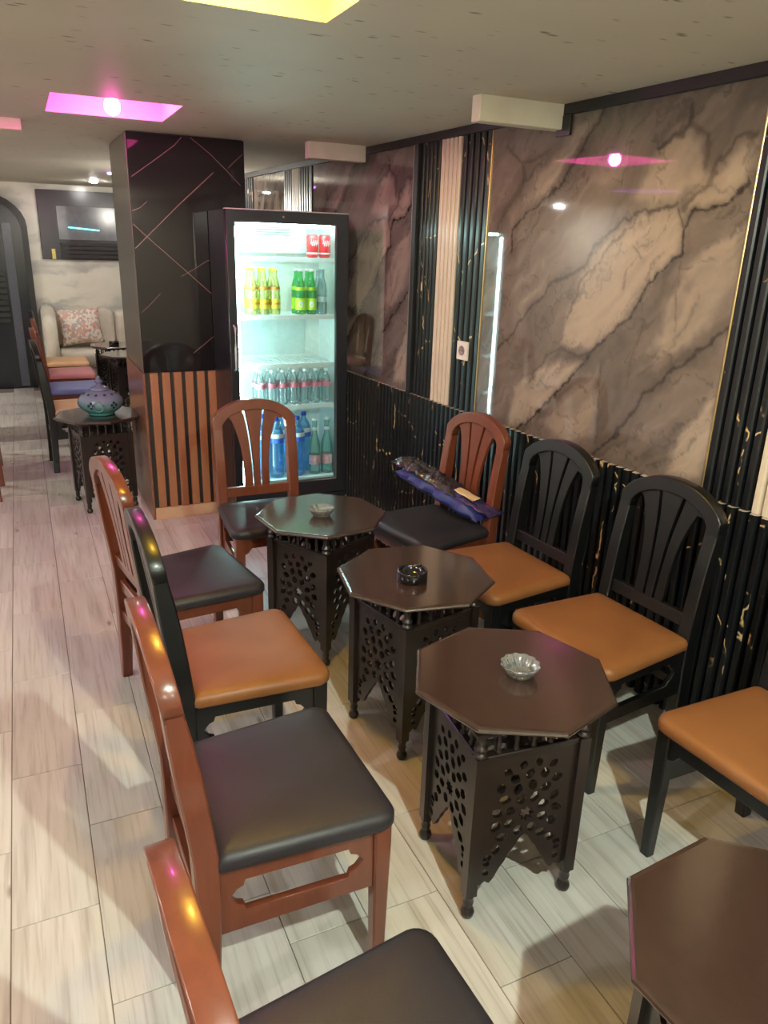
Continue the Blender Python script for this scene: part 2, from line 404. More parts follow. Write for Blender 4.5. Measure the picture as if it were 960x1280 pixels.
def marble_panel():
    nx, nz = 250, 236
    s = np.linspace(-0.03, -0.03 + MW, nx); z = np.linspace(MZ0, MZ1, nz); S, Zz = np.meshgrid(s, z)
    wx = (fbm(S * 5 + 3, Zz * 5, 1) - 0.5) * 0.10; wz = (fbm(S * 5, Zz * 5 + 9, 2) - 0.5) * 0.10
    w2 = (fbm(S * 22 + 3, Zz * 22, 11) - 0.5) * 0.03
    U = S + wx * 0.45 + w2; V = Zz + wz * 0.45 + w2
    # veins climb toward the near end (smaller s)
    along = (-S + Zz) * 0.7; across = (S + Zz) * 0.7
    streak = fbm(along * 2.2 + wx * 12, across * 9 + wz * 20 + 4, 3)
    fine = fbm(along * 7 + wx * 30, across * 34 + wz * 50, 4)
    tone = 0.36 + (streak - 0.5) * 0.95
    for pts, b in PATCH:
        q = slab(pts); ins = inside(U, V, q); d = seg_dist(U, V, q + q[:1])
        m = np.clip(0.5 + np.where(ins, d, -d) / 0.04, 0, 1)
        tone = tone * (1 - m * 0.85) + m * 0.85 * (0.55 + 0.42 * b)
    tone += (fine - 0.5) * 0.40
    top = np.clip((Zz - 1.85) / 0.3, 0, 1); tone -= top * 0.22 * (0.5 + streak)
    rid = 1 - np.abs(fbm(along * 3 + wx * 25, across * 8 + wz * 25, 6, 4) - 0.5) * 2
    tone -= np.clip((rid - 0.955) / 0.045, 0, 1) * 0.30
    tone = np.clip(tone, 0.02, 1)
    jit = fbm(S * 60, Zz * 60, 7, 3)
    vd = np.zeros_like(tone)
    for pts, wd, st in VEINS:
        d = seg_dist(U, V, slab(pts)) + (jit - 0.5) * 0.010
        vd = np.maximum(vd, st * np.clip(1.25 - d / wd, 0, 1)); vd = np.maximum(vd, 0.33 * st * np.clip(1 - d / (wd * 5), 0, 1))
    dk = np.array(srgb(84, 74, 69)[:3]); md = np.array(srgb(119, 105, 97)[:3]); lt = np.array(srgb(164, 145, 129)[:3]); vn = np.array(srgb(50, 42, 39)[:3])
    T = tone[..., None]
    c = np.where(T < 0.5, dk + (md - dk) * T * 2, md + (lt - md) * (T - 0.5) * 2)
    c = c * (1 - vd[..., None]) + vn * vd[..., None]
    vs = np.stack([np.zeros_like(S), S + 0.03, Zz], -1).reshape(-1, 3); nv = len(vs)
    i = np.arange(nx * nz).reshape(nz, nx)
    quads = np.stack([i[:-1, :-1], i[1:, :-1], i[1:, 1:], i[:-1, 1:]], -1).reshape(-1, 4)
    allv = vs.tolist() + [(0.019, 0, MZ0), (0.019, MW, MZ0), (0.019, MW, MZ1), (0.019, 0, MZ1)]
    cs = [int(i[0, 0]), int(i[0, -1]), int(i[-1, -1]), int(i[-1, 0])]; b = nv
    ext = [(b, b + 1, b + 2, b + 3), (b, cs[0], cs[1], b + 1), (b + 1, cs[1], cs[2], b + 2), (b + 2, cs[2], cs[3], b + 3), (b + 3, cs[3], cs[0], b)]
    me = bpy.data.meshes.new('marble_panel'); me.from_pydata(allv, [], quads.tolist() + ext)
    at = me.attributes.new('print', 'FLOAT_COLOR', 'POINT')
    cc = np.ones((nv + 4, 4), np.float32); cc[:nv, :3] = c.reshape(-1, 3); cc[nv:, :3] = md
    at.data.foreach_set('color', cc.ravel()); me.materials.append(MAT['marble']); me.update(); return me
mp = marble_panel()
for s0 in (-0.03, 2.02, -2.02): link('marble_panel', mp, wall_right, loc=(0, s0, 0))
for s0, k in ((5.22, 0.8), (6.33, 0.7)):
    m3 = link('marble_panel', mp, wall_right, loc=(0, s0, 0)); m3.scale = (1, k, 1)
m3 = link('marble_panel', mp, wall_right, loc=(0, 3.915, 0)); m3.scale = (1, 0.5, 1)
def wtrim(name, x0, x1, s0, s1, z0, z1, mat, lab=None):
    o = link(name, box_mesh(name, x0, x1, s0, s1, z0, z1, 0.0015, 1), wall_right, MAT[mat])
    if lab: o['label'] = lab
    return o
wtrim('edge_trim', -0.006, 0.019, -0.0375, -0.0305, 0.852, 2.118, 'goldtrim', 'thin brass edge strip')
wtrim('edge_trim', -0.006, 0.019, 1.33, 1.337, 0.852, 2.118, 'goldtrim', 'thin brass edge strip')
wtrim('corner_post', -0.022, 0.019, 1.952, 1.99, 0.852, 2.118, 'blacktrim', 'black vertical corner strip')
wtrim('edge_trim', -0.012, 0.019, 1.991, 2.016, 0.852, 2.118, 'greytrim', 'grey vertical edge strip')
wtrim('edge_trim', -0.008, 0.019, 3.38, 3.399, 0.852, 2.118, 'blacktrim')
wtrim('cornice_strip', -0.014, 0.019, -4.4, 0.865, 2.119, CEIL, 'blacktrim', 'black strip along the ceiling')
wtrim('cornice_strip', -0.014, 0.019, 0.95, 7.4, 2.119, CEIL, 'blacktrim', 'black strip along the ceiling')
wtrim('cornice_drop', -0.014, -0.002, 0.82, 0.90, 2.045, 2.118, 'blacktrim', 'short black drop under the beam end')
# wall socket
t = thing('power_socket', 'white square power socket on the black fluted strip beside the cream fluted strip', 'socket')
t.parent = None; t.matrix_world = wall_right.matrix_basis @ Matrix.Translation((-0.006, 1.455, 1.15))
wmat = plain('white plastic', srgb(228, 214, 204), 0.35); dkm = plain('dark socket holes', srgb(40, 36, 34), 0.6)
link('plate', box_mesh('plate', -0.012, 0, -0.045, 0.045, -0.045, 0.045, 0.003), t, wmat)
g = G().lathe([(0.024, 0), (0.024, 0.003), (0.021, 0.003), (0.020, -0.001)], 20); me = g.mesh('socket_well'); me.transform(M4((0, 0, 1), (0, 1, 0), (-1, 0, 0), (-0.0125, 0, 0)))
link('socket_well', me, t, plain('grey plastic', srgb(150, 138, 130), 0.4))
for dy in (-0.009, 0.009):
    g = G().lathe([(0.003, 0), (0.003, 0.002)], 8); me = g.mesh('hole'); me.transform(M4((0, 0, 1), (0, 1, 0), (-1, 0, 0), (-0.0165, dy, 0))); link('pin_hole', me, t, dkm)

# ---- floor
floor = structure(link('floor', box_mesh('floor', -3.4, 2.9, -2.8, 9.6, -0.12, -0.003), None, MAT['grout']))
TX, TY = 0.2065, 0.602
tm = box_mesh('tile', 0.0012, TX - 0.0012, 0.0012, TY - 0.0012, -0.012, 0.0, 0.0012, 1); tm.materials.append(MAT['tile'])
tcount = 0
for i in range(-6, 10):
    x = i * TX
    off = {0: 0.139, -1: 0.44, -2: 0.115, 1: 0.30, 2: 0.13, 3: 0.13, 4: 0.427, 5: 0.12, 6: 0.12}.get(i, random.choice([0.12, 0.42, 0.27]))
    y = off - TY * 4 if i <= 0 else off - TY * 4
    j = -3
    while True:
        y0 = off + j * TY
        if y0 > 9.0: break
        if i < -2 and (y0 < 2.0): j += 1; continue
        link('tile', tm, floor, loc=(x, y0, 0)); tcount += 1; j += 1
# the rest of the paving left and behind, too far off the view to matter singly
g = G()
for i in range(-16, -6):
    for j in range(-4, 15): g.box(i * TX + 0.0012, (i + 1) * TX - 0.0012, j * TY + 0.2 * (i % 3) + 0.0012, (j + 1) * TY + 0.2 * (i % 3) - 0.0012, -0.012, 0.0)
for i in range(-6, -2):
    for j in range(-4, 3): g.box(i * TX + 0.0012, (i + 1) * TX - 0.0012, j * TY + 0.0012, (j + 1) * TY - 0.0012, -0.014, -0.001)
o = link('tile_field', g.mesh('tile_field'), floor, MAT['tile']); o['kind'] = 'stuff'

# ---- ceiling with recesses
RECESS = {'white': (0.22, 0.73, -0.45, 0.07), 'yellow': (0.27, 0.785, 1.56, 2.085), 'pink': (0.19, 0.705, 3.575, 4.095),
          'left_a': (-1.75, -1.24, 0.4, 0.92), 'left_b': (-1.75, -1.24, 2.6, 3.12), 'left_c': (-1.75, -1.24, 5.0, 5.52)}
RD = 0.13
cx0, cx1, cy0, cy1 = -3.3, 2.75, -2.75, 9.55
xs = sorted({cx0, cx1} | {v for r in RECESS.values() for v in r[:2]}); ys = sorted({cy0, cy1} | {v for r in RECESS.values() for v in r[2:]})
g = G()
for xa, xb in zip(xs[:-1], xs[1:]):
    for ya, yb in zip(ys[:-1], ys[1:]):
        mx, my = (xa + xb) / 2, (ya + yb) / 2
        if any(r[0] < mx < r[1] and r[2] < my < r[3] for r in RECESS.values()): continue
        g.add([(xa, ya, CEIL), (xb, ya, CEIL), (xb, yb, CEIL), (xa, yb, CEIL)], [(0, 3, 2, 1)])
for r in RECESS.values():
    x0, x1, y0, y1 = r; zt = CEIL + RD
    c = [(x0, y0), (x1, y0), (x1, y1), (x0, y1)]
    for k in range(4):
        p, q = c[k], c[(k + 1) % 4]; g.add([(p[0], p[1], CEIL), (q[0], q[1], CEIL), (q[0], q[1], zt), (p[0], p[1], zt)], [(0, 1, 2, 3)])
    g.add([(p[0], p[1], zt) for p in c], [(0, 3, 2, 1)])
g.box(cx0, cx1, cy0, cy1, CEIL + RD + 0.05, CEIL + RD + 0.1)
ceiling = structure(link('ceiling', g.mesh('ceiling', fixn=False), None, MAT['plaster']))
def bulb(x, y, z, em, label, group=None, r=0.034):
    t = thing('light_bulb', label, 'lamp', (x, y, CEIL + RD), 0, group)
    link('socket', G().lathe([(0.024, 0), (0.024, -0.02), (0.017, -0.026), (0.017, z - (CEIL + RD) + r * 0.9)], 14).mesh('socket'), t, wmat)
    zz = z - (CEIL + RD)
    prof = [(r * math.sin(a) if 0 < a < PI else 0.001, zz - r * math.cos(a) * 1.1) for a in np.linspace(0.02, PI - 0.3, 10)]
    link('globe', G().lathe(prof, 18).mesh('globe'), t, em)
    return t
em_pink = emit('pink bulb glow', (1.0, 0.08, 0.5, 1), E_PINK); em_yel = emit('amber bulb glow', (1.0, 0.60, 0.06, 1), E_YELLOW)
em_white = emit('white bulb glow', (0.85, 1.0, 0.84, 1), E_WHITE); em_pur = emit('purple bulb glow', (0.5, 0.12, 1.0, 1), E_PURPLE)
em_fill = emit('cool fill bulb glow', (0.95, 0.97, 1.0, 1), E_FILL)  # for unseen white bulbs added on the left to brighten the room
bulb(0.45, 3.83, 2.165, em_pink, 'glowing pink bulb hanging in the square ceiling recess before the black pillar')
bulb(0.52, 1.82, 2.20, em_yel, 'amber bulb in the near yellow-lit square ceiling recess')
bulb(0.62, -0.20, 2.17, em_white, 'white bulb in the square ceiling recess above the photographer', r=0.02)
bulb(-1.5, 0.66, 2.19, em_fill, 'added white fill bulb in a ceiling recess over the left side of the room, nearest the camera')
bulb(-1.5, 2.86, 2.19, em_fill, 'added white fill bulb in a ceiling recess over the left side of the room, middle one')
bulb(-1.5, 5.26, 2.25, em_pur, 'purple bulb in a ceiling recess over the left side of the room')
def fill_globe(x, y, z, em, label, r=0.09):  # unseen globes added as fill light for room and ceiling
    t = thing('added_globe', label, 'lamp', (x, y, CEIL))
    d = z - CEIL
    link('rose', G().lathe([(0.05, 0), (0.05, -0.015), (0.02, -0.02)], 16).mesh('rose'), t, wmat)
    link('stem', G().lathe([(0.006, -0.02), (0.006, d + r * 0.9)], 8).mesh('stem'), t, wmat)
    link('globe', G().lathe([(r * math.sin(a), d - r * math.cos(a)) for a in np.linspace(0.03, PI - 0.03, 14)], 24).mesh('globe'), t, em)
em_fill_globe = emit('added fill globe', (1.0, 0.95, 0.85, 1), 88)
fill_globe(-1.7, -1.7, 1.92, em_fill_globe, 'added white fill globe behind the camera, left one')
fill_globe(0.15, -1.9, 1.92, em_fill_globe, 'added white fill globe behind the camera, middle one')
fill_globe(1.18, -1.7, 1.92, em_fill_globe, 'added white fill globe behind the camera, right one')
fill_globe(-2.4, 2.3, 1.92, em_fill_globe, 'added white fill globe over the left side of the room')
fill_globe(1.25, 6.7, 1.92, em_fill_globe, 'added white fill globe hidden behind the black pillar')
def downlight(x, y, em, label, r=0.035):
    t = thing('downlight', label, 'lamp', (x, y, CEIL))
    link('ring', G().lathe([(r, 0.002), (r * 1.5, 0.002), (r * 1.5, -0.006), (r, -0.008), (r, 0.002)], 20, cap=False).mesh('ring'), t, wmat)
    link('lens', G().lathe([(r * 0.98, 0.0), (r * 0.9, -0.012), (r * 0.5, -0.02)], 18).mesh('lens'), t, em)
downlight(0.77, 8.53, emit('far white spot', (1, 0.97, 0.92, 1), 800), 'small white ceiling spot above the cream sofa')
downlight(0.795, 7.32, emit('far purple spot', (0.45, 0.1, 1, 1), 40), 'small purple ceiling spot left of the black pillar', 0.022)
downlight(-2.6, 7.53, emit('bright white spot', (1, 0.98, 0.95, 1), 2200), 'bright white ceiling spot far on the left side of the room', 0.055)
# short boxed beam stubs
for k, (x0, x1, y0, y1, h, nm) in enumerate(((1.597, 1.985, 2.65, 2.71, 0.088, 'trim_1'), (1.52, 1.86, 4.30, 4.37, 0.085, 'trim_2'), (-0.75, 0.09, 4.42, 4.56, 0.05, 'trim_3'))):
    structure(link(nm, box_mesh(nm, x0, x1, y0, y1, CEIL - h, CEIL + 0.01, 0.003, 1), None, MAT['beam']))

# ---- other walls
YB = 9.45
wall_back = structure(link('wall_back', G().box(-3.3, 2.9, YB, YB + 0.15, 0, CEIL + 0.15).mesh('wall_back'), None, MAT['whitemarble']))
wall_left = structure(link('wall_left', box_mesh('wall_left', -3.3, -3.15, -2.75, YB, 0, CEIL + 0.15), None, MAT['cream']))
wall_front = structure(link('wall_front', box_mesh('wall_front', -3.3, 2.9, -2.75, -2.6, 0, CEIL + 0.15), None, MAT['cream']))

# ---- dark arched doorway in the back wall
door = structure(thing('door_1', 'x', 'x', (0, YB, 0)))
for k in ('label', 'category'): del door[k]
def arch_pts(w, h, x1, n=16):
    c = x1 - w / 2; r = w / 2; pts = [(c - r, 0.0), (c + r, 0.0)]
    pts += [(c + r * math.cos(t), h - r * 0.72 + r * 0.72 * math.sin(t)) for t in np.linspace(0, PI, n)]
    return pts
frM = M4((1, 0, 0), (0, 0, 1), (0, -1, 0), (0, -0.03, 0))
link('arch_frame', poly_mesh('arch_frame', [arch_pts(0.98, 2.07, 0.13), arch_pts(0.86, 2.0, 0.07)[0:]], 0.06, frM), door, MAT['blackwood'])
link('door_leaf', poly_mesh('door_leaf', [arch_pts(0.86, 2.0, 0.07)], 0.02, M4((1, 0, 0), (0, 0, 1), (0, -1, 0), (0, -0.012, 0))), door, plain('dark gloss door', srgb(26, 27, 36), 0.2))
link('stile', box_mesh('stile', -0.12, -0.03, -0.035, -0.022, 0.02, 1.75, 0.003, 1), door, plain('grey blue gloss stile', srgb(78, 80, 92), 0.15))
for k in range(9): link('louver', box_mesh('louver', -0.62, -0.14, -0.045, -0.023, 0.72 + k * 0.062, 0.765 + k * 0.062, 0.004, 1), door, MAT['blackwood'])

# ---- black framed wall panel with small marble centre
pn = thing('wall_panel', 'black fluted and veined panel with a marble centre high on the far wall above the sofa', 'panel', (0, YB, 0))
link('backboard', box_mesh('backboard', 0.25, 1.25, -0.03, -0.001, 1.39, 2.10, 0.003, 1), pn, gold_vein_black('black veined board', srgb(30, 27, 34), 0.25))
me = bpy.data.meshes.new('centre'); link('centre', box_mesh('centre', 0.44, 1.21, -0.036, -0.029, 1.60, 1.94), pn, plain('grey marble centre', srgb(112, 112, 116), 0.15, var=0.3, vscale=5))
for k in range(4): link('slat', box_mesh('slat', 0.44, 1.24, -0.05, -0.029, 1.41 + k * 0.043, 1.44 + k * 0.043, 0.004, 1), pn, MAT['blacktrim'])
link('tag', box_mesh('tag', 0.35, 0.385, -0.036, -0.029, 1.395, 1.50), pn, plain('yellow tag', srgb(225, 205, 110), 0.4))
t = thing('teal_reflection', 'slim glowing turquoise strip standing for a reflection in the marble centre of the far panel', 'lamp', (0.70, YB - 0.045, 1.715))  # glowing strip and clips added, standing for a teal reflection in the panel
g = G().tube([(-0.16, 0, 0.012), (0, -0.002, 0.0), (0.16, 0, -0.012)], 0.007, 8); link('tube', g.mesh('tube'), t, emit('turquoise reflection glow', (0.2, 0.85, 0.9, 1), 3.0))
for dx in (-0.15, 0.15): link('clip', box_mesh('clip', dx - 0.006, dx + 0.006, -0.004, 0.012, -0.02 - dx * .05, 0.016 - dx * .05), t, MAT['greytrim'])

# ------------------------------------------------------------------ pillar
PX0, PX1, PY0, PY1 = 0.578, 1.205, 4.50, 5.24
pil = structure(link('pillar', box_mesh('pillar', PX0 + 0.012, PX1, PY0 + 0.03, PY1, 0, CEIL), None, MAT['blacktrim']))
link('gloss_panel', box_mesh('gloss_panel', PX0 + 0.004, PX1 + 0.003, PY0 - 0.002, PY0 + 0.029, 0.90, 2.15, 0.002, 1), pil, MAT['blackgloss'])
link('side_panel', box_mesh('side_panel', PX0, PX0 + 0.011, PY0 + 0.004, PY1 + 0.003, 0.90, 2.15, 0.002, 1), pil, plain('grey side panel', srgb(92, 88, 78), 0.25))
link('side_board', box_mesh('side_board', PX0 - 0.004, PX0 + 0.011, PY0 - 0.004, PY1 + 0.003, 0.0, 0.897, 0.003, 1), pil, MAT['sidewood'])
for k in range(9):
    x = PX0 + 0.036 + k * 0.0672
    if x + 0.045 > PX1: break
    link('slat', box_mesh('slat', x, x + 0.045, PY0 - 0.006, PY0 + 0.029, 0.075, 0.897, 0.002, 1), pil, MAT['slat'])
link('backing_board', box_mesh('backing_board', PX0 + 0.012, PX1, PY0 + 0.008, PY0 + 0.029, 0.075, 0.899), pil, plain('black backing', srgb(30, 27, 27), 0.6))
link('skirting_tile', box_mesh('skirting_tile', PX0 + 0.012, PX1, PY0 - 0.008, PY0 + 0.029, 0.0, 0.074, 0.002, 1), pil, MAT['skirt'])
# rose-gold veins inlaid in the gloss panel
def ppt(x, y):   # sketch units of the panel front
    u, v = 140 + x * 0.3905, 160 + y * 0.3906
    d = _camM @ np.array([(u - 480) / FPX, -(v - 640) / FPX, -1.0]); k = (PY0 - 0.002) / d[1]
    return d[0] * k, 1.62 + d[2] * k
g = G()
for pts, wd in (([(62, 155), (100, 128), (150, 92), (200, 55), (222, 24)], .0035), ([(75, 385), (150, 310), (220, 240), (285, 180), (325, 142)], .005), ([(372, 128), (395, 105), (417, 84)], .0035),
                ([(65, 307), (120, 355), (200, 425), (290, 505), (372, 577)], .0035), ([(250, 30), (310, 80), (365, 135), (412, 185)], .003), ([(262, 720), (310, 680), (375, 627)], .003),
                ([(222, 475), (262, 452), (305, 425), (365, 410)], .0025), ([(95, 590), (120, 568), (155, 530)], .0025), ([(65, 265), (90, 255), (112, 235)], .0025), ([(330, 790), (350, 775), (372, 760)], .0025)):
    q = [ppt(*p) for p in pts]
    q = [(min(max(x, PX0 + 0.008), PX1 - 0.002), min(max(z, 0.905), 2.145)) for x, z in q]
    for (x0, z0), (x1, z1) in zip(q[:-1], q[1:]):
        L = math.hypot(x1 - x0, z1 - z0)
        if L < 1e-4: continue
        nx, nz = -(z1 - z0) / L * wd * 0.38, (x1 - x0) / L * wd * 0.38
        ya, yb = PY0 - 0.0026, PY0 + 0.002
        vs = [(x0 + nx, ya, z0 + nz), (x0 - nx, ya, z0 - nz), (x1 - nx, ya, z1 - nz), (x1 + nx, ya, z1 + nz)]
        g.add(vs + [(a_, yb, c_) for a_, _, c_ in vs], [(0, 1, 2, 3), (4, 7, 6, 5), (0, 4, 5, 1), (1, 5, 6, 2), (2, 6, 7, 3), (3, 7, 4, 0)])
o = link('vein_inlay', g.mesh('vein_inlay'), pil, MAT['pinkgold']); o['kind'] = 'stuff'

# ------------------------------------------------------------------ chair
CACHE = {}
def cached(key, fn, mat):
    k = (key, mat.name)
    if k not in CACHE:
        me = fn(); me.materials.append(mat); CACHE[k] = me
    return CACHE[k]
SH, TOPZ = 0.845, 0.932           # shoulder and crown height
def lean(z): return -0.205 - (0.062 * ((z - 0.44) / 0.5) ** 1.15 if z > 0.44 else 0.0) - (0.012 * ((0.40 - z) / 0.4) ** 1.5 if z < 0.40 else 0.0)
def leaned(me, base=-0.205):
    """board drawn in the y-z plane around x=0: give it the rake of the back"""
    for v in me.vertices: v.co.x += lean(v.co.z)
    me.update(); return me
YZ = M4((0, 1, 0), (0, 0, 1), (1, 0, 0))
def inner_arch(y): return 0.800 + 0.085 * math.sqrt(max(0, 1 - (y / 0.157) ** 2))
def outer_arch(y): return SH + (TOPZ - SH) * math.sqrt(max(0, 1 - (y / 0.216) ** 2)) * 1.0
def rail_board():
    n = 22; ys = np.linspace(-0.199, 0.199, n)
    k0 = outer_arch(0.199)
    outer = [(y, SH + (outer_arch(y) - k0) * (TOPZ - SH) / (TOPZ - k0)) for y in ys]
    yi = np.linspace(0.153, -0.153, n); inner = [(y, inner_arch(y)) for y in yi]
    lo = [(0.199, 0.795), (0.153, 0.795)]; ro = [(-0.153, 0.795), (-0.199, 0.795)]
    return leaned(poly_mesh('top_rail', [outer + lo + inner + ro], 0.040, YZ, 0.003))
def splat_board(kind):
    zs = np.linspace(0.515, 0.90, 14); t = (zs - 0.515) / 0.385
    ce = 0.0150 + 0.030 * t ** 2.6                    # edge of the middle splat
    so = ce + 0.0095 + 0.005 * t                      # inner edge of the outer splat
    oo = 0.058 + 0.082 * t ** 3.0                     # outer edge of the outer splat
    cut = lambda y, z: min(z, inner_arch(y) + 0.006)
    if kind == 0: pts = [(y, cut(y, z)) for y, z in zip(ce, zs)] + [(-y, cut(y, z)) for y, z in zip(ce[::-1], zs[::-1])]
    else: pts = [(kind * y, cut(y, z)) for y, z in zip(oo, zs)] + [(kind * y, cut(y, z)) for y, z in zip(so[::-1], zs[::-1])]
    return leaned(poly_mesh('splat', [pts], 0.020, YZ, 0.002))
def post_mesh(sg):
    g = G(); rings = []
    for z in (0.0, 0.12, 0.25, 0.36, 0.46, 0.56, 0.66, 0.74, 0.806):
        wx = 0.019 + 0.007 * min(1, z / 0.4); wy = 0.017 + (0.006 if z > 0.1 else 0.006 * z / 0.1)
        if z > 0.7: wx -= 0.006 * (z - 0.7) / 0.1
        x = lean(z); y = sg * 0.1765; b = 0.004
        rings.append([(x - wx, y - wy + b, z), (x - wx + b, y - wy, z), (x + wx - b, y - wy, z), (x + wx, y - wy + b, z), (x + wx, y + wy - b, z), (x + wx - b, y + wy, z), (x - wx + b, y + wy, z), (x - wx, y + wy - b, z)])
    return g.loft(rings, smooth=False).mesh('rear_leg')
def front_leg_mesh(sg):
    g = G(); rings = []
    for z, wv in ((0, 0.015), (0.2, 0.018), (0.36, 0.0205), (0.418, 0.0205)):
        x, y = 0.178, sg * 0.196; b = 0.004
        rings.append([(x - wv, y - wv + b, z), (x - wv + b, y - wv, z), (x + wv - b, y - wv, z), (x + wv, y - wv + b, z), (x + wv, y + wv - b, z), (x + wv - b, y + wv, z), (x - wv + b, y + wv, z), (x - wv, y + wv - b, z)])
    return g.loft(rings, smooth=False).mesh('front_leg')
def side_panel_mesh(sg):
    # board under the seat between front and rear leg, with a long pointed cut-out and bracketed lower edge
    A = Vector((-0.185, sg * 0.1765)); B = Vector((0.160, sg * 0.196)); L = (B - A).length; d = (B - A) / L
    o = [(0, 0.418), (0, 0.242), (L, 0.250), (L, 0.418)]
    zc, hh = 0.333, 0.040
    h = [(0.024, zc), (0.040, zc + 0.020), (0.054, zc + 0.026), (0.058, zc + hh), (L - 0.058, zc + hh), (L - 0.054, zc + 0.026), (L - 0.040, zc + 0.020), (L - 0.024, zc), (L - 0.040, zc - 0.020), (L - 0.054, zc - 0.026), (L - 0.058, zc - hh), (0.058, zc - hh), (0.054, zc - 0.026), (0.040, zc - 0.020)]
    return poly_mesh('side_panel', [o, h], 0.018, M4((d.x, d.y, 0), (0, 0, 1), (d.y, -d.x, 0), (A.x, A.y, 0)), 0.0015)
def rail_mesh(name, x, hw, z0, z1, th=0.018): return box_mesh(name, x - th / 2, x + th / 2, -hw, hw, z0, z1, 0.002, 1)
def front_apron_mesh():
    W = 0.178
    o = [(-W, 0.418), (-W, 0.335), (-W + .02, 0.345), (-W + .035, 0.365), (W - .035, 0.365), (W - .02, 0.345), (W, 0.335), (W, 0.418)]
    return poly_mesh('front_apron', [o], 0.018, M4((0, 1, 0), (0, 0, 1), (1, 0, 0), (0.178, 0, 0)), 0.0015)
def seat_mesh():
    def outline(ins, r):
        cs = [(-0.19 + ins, -0.206 + ins, 0), (0.212 - ins, -0.232 + ins, 0), (0.212 - ins, 0.232 - ins, 0), (-0.19 + ins, 0.206 - ins, 0)]
        out = []
        for k, (cx, cy, _) in enumerate(cs):
            sx = 1 if k in (1, 2) else -1; sy = 1 if k in (2, 3) else -1; a0 = {0: PI, 1: -PI / 2, 2: 0, 3: PI / 2}[k]
            rr = r if k in (1, 2) else r * 0.5
            for j in range(6):
                t_ = a0 + j / 5 * PI / 2; out.append((cx - sx * rr + rr * math.cos(t_), cy - sy * rr + rr * math.sin(t_)))
        return out
    rings = [[(x, y, z) for x, y in outline(i, max(0.012, 0.045 - i))] for i, z in ((0.006, 0.418), (0.0, 0.424), (0.0, 0.442), (0.005, 0.452), (0.014, 0.4585), (0.03, 0.4625), (0.08, 0.4655), (0.14, 0.4668))]
    return G().loft(rings).mesh('seat')
def chair(name, label, frame, seat, loc, deg, group=None):
    fm, sm = MAT[frame], MAT[seat]
    t = thing(name, label, 'chair', (loc[0], loc[1], 0), R(deg), group)
    link('seat', cached('seat', seat_mesh, sm), t)
    link('top_rail', cached('top_rail', rail_board, fm), t)
    for k in (-1, 0, 1): link('splat', cached('splat%d' % k, lambda: splat_board(k), fm), t)
    for k in (-1, 1):
        link('rear_leg', cached('rear%d' % k, lambda: post_mesh(k), fm), t)
        link('front_leg', cached('fl%d' % k, lambda: front_leg_mesh(k), fm), t)
        link('side_panel', cached('sp%d' % k, lambda: side_panel_mesh(k), fm), t)
    link('front_apron', cached('fa', front_apron_mesh, fm), t)
    link('back_rail', cached('br', lambda: leaned(rail_mesh('back_rail', 0, 0.156, 0.478, 0.522, 0.022)), fm), t)
    link('rear_apron', cached('ra', lambda: rail_mesh('rear_apron', -0.205, 0.156, 0.375, 0.418), fm), t)
    link('stretcher', cached('st', lambda: rail_mesh('stretcher', -0.207, 0.156, 0.255, 0.29, 0.02), fm), t)
    return t
chair('cafe_chair', 'brown varnished chair with black seat beside the nearest complete octagonal table, on the left', 'mahogany', 'seat_black', (0.405, 1.40), 1)
chair('cafe_chair', 'brown varnished chair with black seat cut off by the bottom edge of the photo', 'mahogany', 'seat_black', (0.345, 0.67), 3)
chair('cafe_chair', 'black framed chair with tan seat in the left row, between two brown chairs', 'blackwood', 'seat_tan', (0.475, 1.99), 1.5)
chair('cafe_chair', 'brown chair with black seat in the left row, just behind the black-framed tan one', 'mahogany', 'seat_black', (0.445, 2.61), 9)
chair('cafe_chair', 'brown chair with black seat standing in front of the lit drinks fridge', 'mahogany', 'seat_black', (0.925, 3.165), -90)
chair('cafe_chair', 'brown chair with black seat against the fluted wall, plastic-wrapped bag on it', 'mahogany', 'seat_black', (1.545, 2.78), 189)
chair('cafe_chair', 'black chair with tan seat against the wall beside the brown chair with the bag', 'blackwood', 'seat_tan', (1.58, 2.25), 184)
chair('cafe_chair', 'black chair with tan seat under the marble slab, right behind the nearest complete octagonal table', 'blackwood', 'seat_tan', (1.62, 1.70), 185)
chair('cafe_chair', 'black chair with tan seat cut off by the right edge of the photo', 'blackwood', 'seat_tan', (1.635, 1.03), 184)
chair('cafe_chair', 'black framed chair with beige seat just behind the table with the blue pot', 'blackwood', 'seat_beige', (0.29, 5.95), 3, 'row of chairs at the back left')
chair('cafe_chair', 'chair with blue grey seat in the back left row, behind the blue pot', 'mahogany', 'seat_blue', (0.30, 6.76), 0, 'row of chairs at the back left')
chair('cafe_chair', 'brown chair with dusty pink seat in the back left row', 'mahogany', 'seat_pink', (0.32, 7.55), 0, 'row of chairs at the back left')
chair('cafe_chair', 'black chair with beige seat in the back left row, closest to the cream sofa', 'blackwood', 'seat_beige', (0.32, 8.28), 0, 'row of chairs at the back left')
chair('cafe_chair', 'brown chair whose leg tip just shows at the left edge of the photo', 'mahogany', 'seat_black', (-0.50, 5.38), 178, 'chairs beyond the left edge of the view')
chair('cafe_chair', 'brown chair beyond the left edge of the view, middle of three', 'mahogany', 'seat_black', (-0.52, 6.25), 183, 'chairs beyond the left edge of the view')
chair('cafe_chair', 'black chair beyond the left edge of the view, farthest of three', 'blackwood', 'seat_tan', (-0.55, 7.2), 180, 'chairs beyond the left edge of the view')

